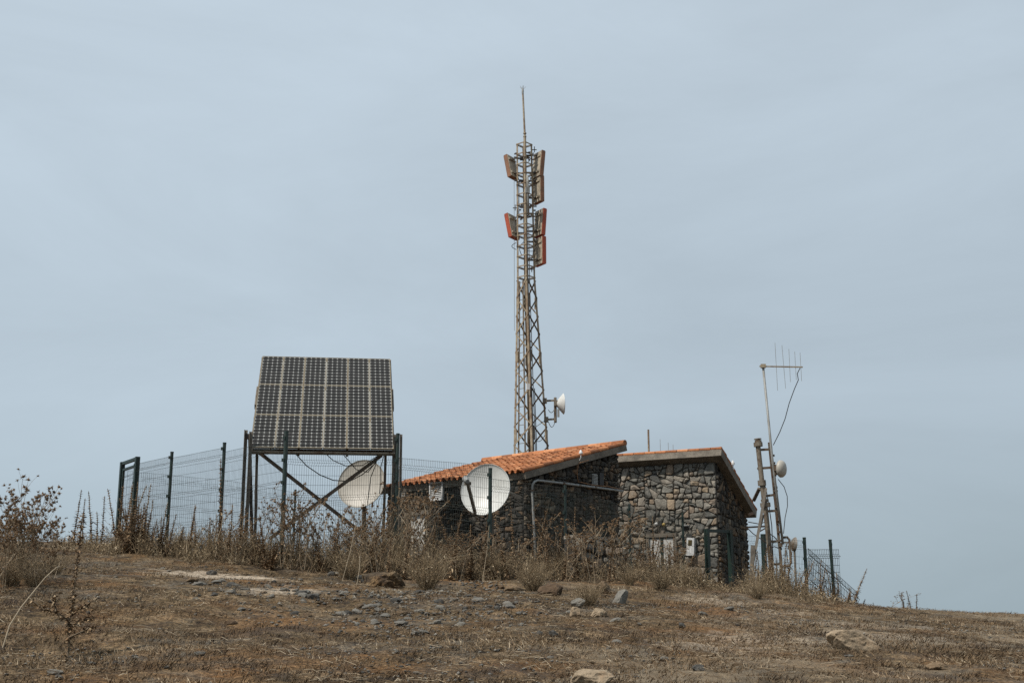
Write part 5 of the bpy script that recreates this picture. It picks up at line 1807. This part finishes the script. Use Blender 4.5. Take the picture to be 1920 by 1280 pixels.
LONE = [  # px, Y, top py, prototype, tilt, label
    (139, 24.6, 913, 0, 0.0, 'tallest straight spiky stalk standing alone on the left skyline'),
    (155, 24.9, 929, 0, 0.02, 'shorter spiky stalk close beside the tallest lone one'),
    (176, 24.4, 916, 1, -0.10, 'spiky stalk leaning left between the lone stalks and the gate'),
    (192, 24.7, 926, 4, -0.09, 'second leaning spiky stalk nearest before the gate plants'),
    (414, 24.0, 850, 0, 0.02, 'tall spiky stalk rising beside a green post left of the solar array'),
    (1001, 23.2, 945, 4, 0.16, 'spiky stalk slanting before the shaded wall by the grey conduit'),
    (965, 23.0, 943, 0, 0.01, 'straight spiky stalk at the corner of the hut'),
    (1078, 24.0, 942, 4, 0.05, 'single spiky stalk rising above the broken wall before the dark gable'),
    (1226, 24.6, 962, 1, 0.10, 'tall brown spiky stalk in front of the white double door'),
    (1352, 25.0, 1066, 4, 1.0, 'spiky stalk bent over almost flat beside the corner of the tall house'),
    (1708, 26.0, 1104, 0, 0.03, 'thick spiky stalk alone on the bare skyline to the right'),
    (1716, 26.1, 1111, 4, 0.0, 'thin spiky stalk just past the thick one on the bare skyline'),
    (1695, 25.9, 1114, 5, 0.0, 'ragged leafy stalk just before the thick one on the bare skyline'),
    (1612, 25.8, 1110, 4, 0.30, 'leaning spiky stalk at the foot of the sloping mesh panel'),
    (1615, 25.6, 1120, 0, 0.26, 'smaller leaning stalk beside the one at the sloping mesh panel'),
    (1635, 25.8, 1128, 4, 0.05, 'tiny dry stalk between the sloping panel and the skyline thistle'),
    (1835, 26.0, 1148, 4, 0.3, 'tiny bent stalk far along the bare skyline'),
]
for (x, Y, ty, k, tl_, lab) in LONE:
    place(spk, k, x, Y, ty, lab, 'dry weed', None, None, tl_)
rdp = random.Random(19)
GROUPS = [
    ((218, 268), 24.0, (890, 965), 13, 'brown spiky weed crowding round the narrow green gate', 'spiky weeds by the gate'),
    ((262, 450), 23.6, (930, 985), 16, 'brown spiky weed in front of the mesh left of the solar array', 'spiky weeds before the left fence'),
    ((450, 700), 23.2, (940, 1010), 14, 'brown spiky weed growing under the solar array', 'spiky weeds under the solar array'),
    ((700, 970), 22.8, (950, 1030), 13, 'brown spiky weed before the lit wall of the hut', 'spiky weeds before the hut'),
    ((990, 1180), 23.4, (965, 1030), 10, 'brown spiky weed round the broken stone wall', 'spiky weeds round the broken wall'),
    ((1185, 1290), 24.2, (985, 1060), 9, 'brown spiky weed before the white double door', 'spiky weeds before the double door'),
    ((1290, 1375), 24.8, (1040, 1090), 8, 'low brown spiky weed at the corner of the tall house', 'spiky weeds at the house corner'),
    ((1408, 1490), 25.4, (1000, 1075), 20, 'brown spiky weed clustered round the foot of the ladder mast', 'spiky weeds round the mast'),
    ((1490, 1600), 25.8, (1040, 1105), 11, 'brown spiky weed along the mesh to the right of the mast', 'spiky weeds right of the mast'),
]
for ((x0, x1), Y, (t0, t1_), nn, lab, grp) in GROUPS:
    for k in range(nn):
        x = x0 + (x1 - x0) * (k + rdp.random()) / nn
        place(spk, rdp.randrange(6), x, Y + rdp.uniform(-.8, .7), rdp.uniform(t0, t1_), lab, 'dry weed', grp, None, rdp.gauss(0.06, 0.12))
TG = [
    ((400, 700), 23.0, (920, 1000), 11, 'dead thistle with small star heads below the solar array', 'thistles below the solar array'),
    ((690, 780), 22.6, (915, 985), 5, 'dead thistle with small star heads at the far end of the hut', 'thistles at the hut end'),
    ((800, 960), 22.5, (975, 1030), 6, 'dead thistle standing low before the dish and hut wall', 'thistles before the dish'),
    ((1010, 1170), 23.0, (955, 1020), 6, 'dead thistle with small star heads before the dark gable', 'thistles before the gable'),
    ((1180, 1290), 24.0, (1010, 1060), 4, 'dead thistle among the spiky weeds before the house door', 'thistles before the house'),
]
for ((x0, x1), Y, (t0, t1_), nn, lab, grp) in TG:
    for k in range(nn):
        x = x0 + (x1 - x0) * (k + rdp.random()) / nn
        place(ths, rdp.randrange(4), x, Y + rdp.uniform(-.6, .6), rdp.uniform(t0, t1_), lab, 'thistle', grp, None, rdp.gauss(0.0, 0.1))
place(ths, 3, 1660, 25.9, 1113, 'small round headed thistle alone on the right skyline', 'thistle')
# tall thistle clump at the left edge
big_t = [thistle(500 + k, 1.5, 0.55, 4, 0.034, 8) for k in range(3)]
for k, (x, Y, ty, tl_, lab) in enumerate(((-14, 17.0, 905, 0.10, 'tall dead thistle cut by the left edge of the view'), (30, 17.3, 900, 0.20, 'tallest dead thistle of the clump at the left edge'), (58, 17.9, 925, 0.36, 'dead thistle leaning furthest right in the left clump'),
                                          (10, 16.4, 960, 0.05, 'lower dead thistle at the front of the left clump'), (75, 17.0, 985, 0.15, 'short dead thistle at the right foot of the left clump'), (45, 18.6, 940, -0.05, 'dead thistle at the back of the left clump'), (95, 18.0, 960, 0.30, 'outermost thin dead thistle on the right of the left clump'), (5, 18.4, 915, 0.0, 'dead thistle at the back by the left edge'))):
    X = (x - 960) / 2400 * Y
    g = Hs(X, Y)
    o = big_t[k] if k < 3 else copy_tree(big_t[k % 3])
    o.location = (X, Y, g)
    h = P(x, ty, Y).z - g
    o.scale = (h / 1.75,) * 3
    o.rotation_euler = (0, tl_, [0.4, 2.2, 4.0, 5.0, 1.1, 3.0, 2.6, 0.9][k])
    tag(o, lab, 'thistle')
# dark twisted stalk in the foreground and the pale broken cane
rd = random.Random(61)
Yd = ground_at(126, 1232).y
root = thing('thistle_stalk', ground_at(126, 1232), 'dark twisted dead thistle stalk standing nearest in the lower left', 'dry weed')
mb, br = MB(), MB()
path = [(126, 1236), (131, 1190), (129, 1168), (134, 1140), (138, 1105), (143, 1070), (148, 1030), (152, 990), (156, 962)]
pts = [P(x, y, Yd + 0.05 * k) for k, (x, y) in enumerate(path)]
mb.tube(pts, [0.013, 0.011, 0.011, 0.009, 0.008, 0.007, 0.006, 0.005, 0.003], 6, True, 0.3)
br_paths = [[(130, 1166), (118, 1155), (100, 1146), (82, 1142), (60, 1124)], [(130, 1180), (145, 1165), (160, 1160), (176, 1158)], [(128, 1195), (150, 1185), (168, 1178), (180, 1172)], [(134, 1150), (148, 1140), (160, 1135), (165, 1132)], [(104, 1146), (103, 1130), (102, 1118)]]
for bpth in br_paths:
    mb.tube([P(x, y, Yd + rd.uniform(-.06, .06)) for x, y in bpth], [0.009 * (1 - 0.14 * i) for i in range(len(bpth))], 5, True, 0.2)
mb.build('stem', M['stem'], root)
allp = [pts] + [[P(x, y, Yd) for x, y in q] for q in br_paths]
for pp_ in allp:
    tot = len(pp_) * (64 if pp_ is pts else 40)
    for _ in range(tot):
        i = rd.randrange(len(pp_) - 1)
        q = pp_[i].lerp(pp_[i + 1], rd.random())
        an = rd.uniform(0, 6.28); l_ = rd.uniform(0.02, 0.05)
        dv_ = Vector((math.cos(an), math.sin(an), rd.uniform(-.9, .7)))
        sd_ = Vector((-math.sin(an), math.cos(an), rd.uniform(-.8, .8))) * l_ * 0.22
        br.add([q, q + dv_ * l_ * .5 + sd_, q + dv_ * l_, q + dv_ * l_ * .5 - sd_], [(0, 1, 2, 3)], min(1, max(0, rd.gauss(0.5, 0.3))))
br.build('foliage', M['bract'], root)
g0 = ground_at(4, 1214)
mb = MB()
mb.tube([Vector((g0.x, g0.y, g0.z - 0.02)), P(18, 1172, g0.y + 0.05), P(40, 1137, g0.y + 0.1), P(62, 1110, g0.y + 0.15), P(84, 1083, g0.y + 0.2), P(106, 1063, g0.y + 0.25)], [0.0065, 0.0065, 0.006, 0.006, 0.005, 0.004], 6, True, 0.85)
mb.tube([P(106, 1063, g0.y + 0.25), P(113, 1061, g0.y + 0.3)], [0.006, 0.003], 5, True, 1.0)
o = mb.build('dry_cane', M['stem'], None)
tag(o, 'pale bare cane leaning up from the lower left corner', 'dry weed')
# pale canes leaning in the thicket before the hut
CANES = [((1000 - 96, 1090), (917, 985), 'pale cane leaning up in front of the round white dish'), ((640, 1092), (667, 985), 'pale cane leaning in the weeds under the solar frame'), ((795, 1075), (800, 985), 'short pale cane before the louvred vent'), ((1185, 1058), (1222, 1025), 'pale bent twig left of the double door'), ((668, 1098), (675, 1040), 'short pale cane next to the brown earth mound')]
for (p0, p1, lab) in CANES:
    g0 = ground_at(*p0)
    q = P(p1[0], p1[1], g0.y + 0.3)
    mb = MB()
    mb.tube([Vector((g0.x, g0.y, g0.z - 0.03)), Vector(g0).lerp(q, 0.5) + Vector((0.02, 0, 0.02)), q], [0.0045, 0.004, 0.003], 5, True, 0.8)
    o = mb.build('dry_cane', M['stem'], None); tag(o, lab, 'dry weed')
# bushes of fine twigs standing before the thicket
def twig_bush(seed):
    rd_ = np.random.default_rng(seed)
    n_ = 260
    K_ = 5
    az_ = rd_.random(n_) * 6.28
    ln = 0.45 + 0.55 * rd_.random(n_)
    sp = 0.95 * rd_.random(n_) ** 0.8
    b0 = 0.16 * rd_.random(n_)
    c_ = np.zeros((n_, K_, 3))
    for k in range(K_):
        f = k / (K_ - 1)
        c_[:, k, 0] = np.cos(az_ + 0.5 * f * rd_.normal(0, 1, n_)) * (b0 + sp * f * ln) + rd_.normal(0, .018, n_)
        c_[:, k, 1] = np.sin(az_ + 0.5 * f * rd_.normal(0, 1, n_)) * (b0 + sp * f * ln) + rd_.normal(0, .018, n_)
        c_[:, k, 2] = -0.03 + ln * f * (1 - 0.25 * f * sp)
    v1, q1 = tube_np(c_, np.full((n_, 1), 0.0035) * np.linspace(1.2, .5, K_)[None, :], 3)
    t1_ = np.repeat(np.clip(rd_.normal(.45, .25, n_), 0, 1), K_ * 3)
    nl = 1500
    si_ = rd_.integers(0, n_, nl); kk = rd_.integers(1, K_, nl)
    bp2 = c_[si_, kk] + rd_.normal(0, .02, (nl, 3))
    dv = rd_.normal(0, 1, (nl, 3)); dv /= np.linalg.norm(dv, axis=1, keepdims=True)
    sdv = np.cross(dv, rd_.normal(0, 1, (nl, 3))); sdv /= np.linalg.norm(sdv, axis=1, keepdims=True)
    l_ = (0.02 + 0.05 * rd_.random(nl) ** 2)[:, None]
    v2 = np.stack([bp2, bp2 + dv * l_ * .5 + sdv * l_ * .14, bp2 + dv * l_, bp2 + dv * l_ * .5 - sdv * l_ * .14], 1).reshape(-1, 3)
    return np_mesh('twig_bush', np.concatenate([v1, v2]), quads=np.concatenate([q1, np.arange(nl * 4).reshape(-1, 4) + len(v1)]), tint=np.concatenate([t1_, np.repeat(np.clip(rd_.normal(.5, .27, nl), 0, 1), 4)]), mat=M['weeds'])
bpro = [twig_bush(700 + k) for k in range(4)]
BUSH = [(800, 1104, 1008, 'bush of fine brown twigs on bare ground before the hut'), (850, 1070, 1020, 'low twig bush behind the sandy rocks before the hut'), (655, 1086, 1010, 'twig bush left of the brown earth mound'), (455, 1052, 985, 'twig bush at the foot of the solar array\'s left legs'),
        (560, 1062, 1010, 'tangled twig bush below the crossed braces'), (1000, 1108, 1025, 'thin twig bush with a bare dark stem at the corner of the hut'), (1104, 1136, 1068, 'wispy twig bush standing before the light grey slab'), (1290, 1100, 1045, 'tan twig bush below the white meter box'),
        (1060, 1080, 1020, 'twig bush at the near end of the broken wall'), (1240, 1106, 1040, 'twig bush in the weeds below the double door'), (60, 1100, 1030, 'dark twig bush at the foot of the left thistles'), (18, 1098, 1015, 'twig bush under the tallest left thistle'), (100, 1078, 1022, 'small twig bush at the right end of the left thistles'), (30, 1060, 990, 'twig bush in the middle of the left thistle clump'), (1420, 1122, 1075, 'twig bush at the corner between house and mast'),
        (720, 1062, 985, 'tall twig bush behind the brown earth mound'), (930, 1085, 1010, 'twig bush beside the corner of the hut under the dish'), (340, 1040, 990, 'twig bush before the left fence posts'), (1180, 1096, 1050, 'grey twig bush between the wall slab and the double door')]
for k, (x, y, ty, lab) in enumerate(BUSH):
    g = ground_at(x, y)
    o = bpro[k % 4] if k < 4 else bpro[k % 4].copy()
    if k >= 4: col.objects.link(o)
    h = max(0.2, P(x, ty, g.y).z - g.z)
    o.location = g; o.scale = (h * 0.85, h * 0.85, h); o.rotation_euler = (0, 0, random.random() * 6)
    tag(o, lab, 'bush')
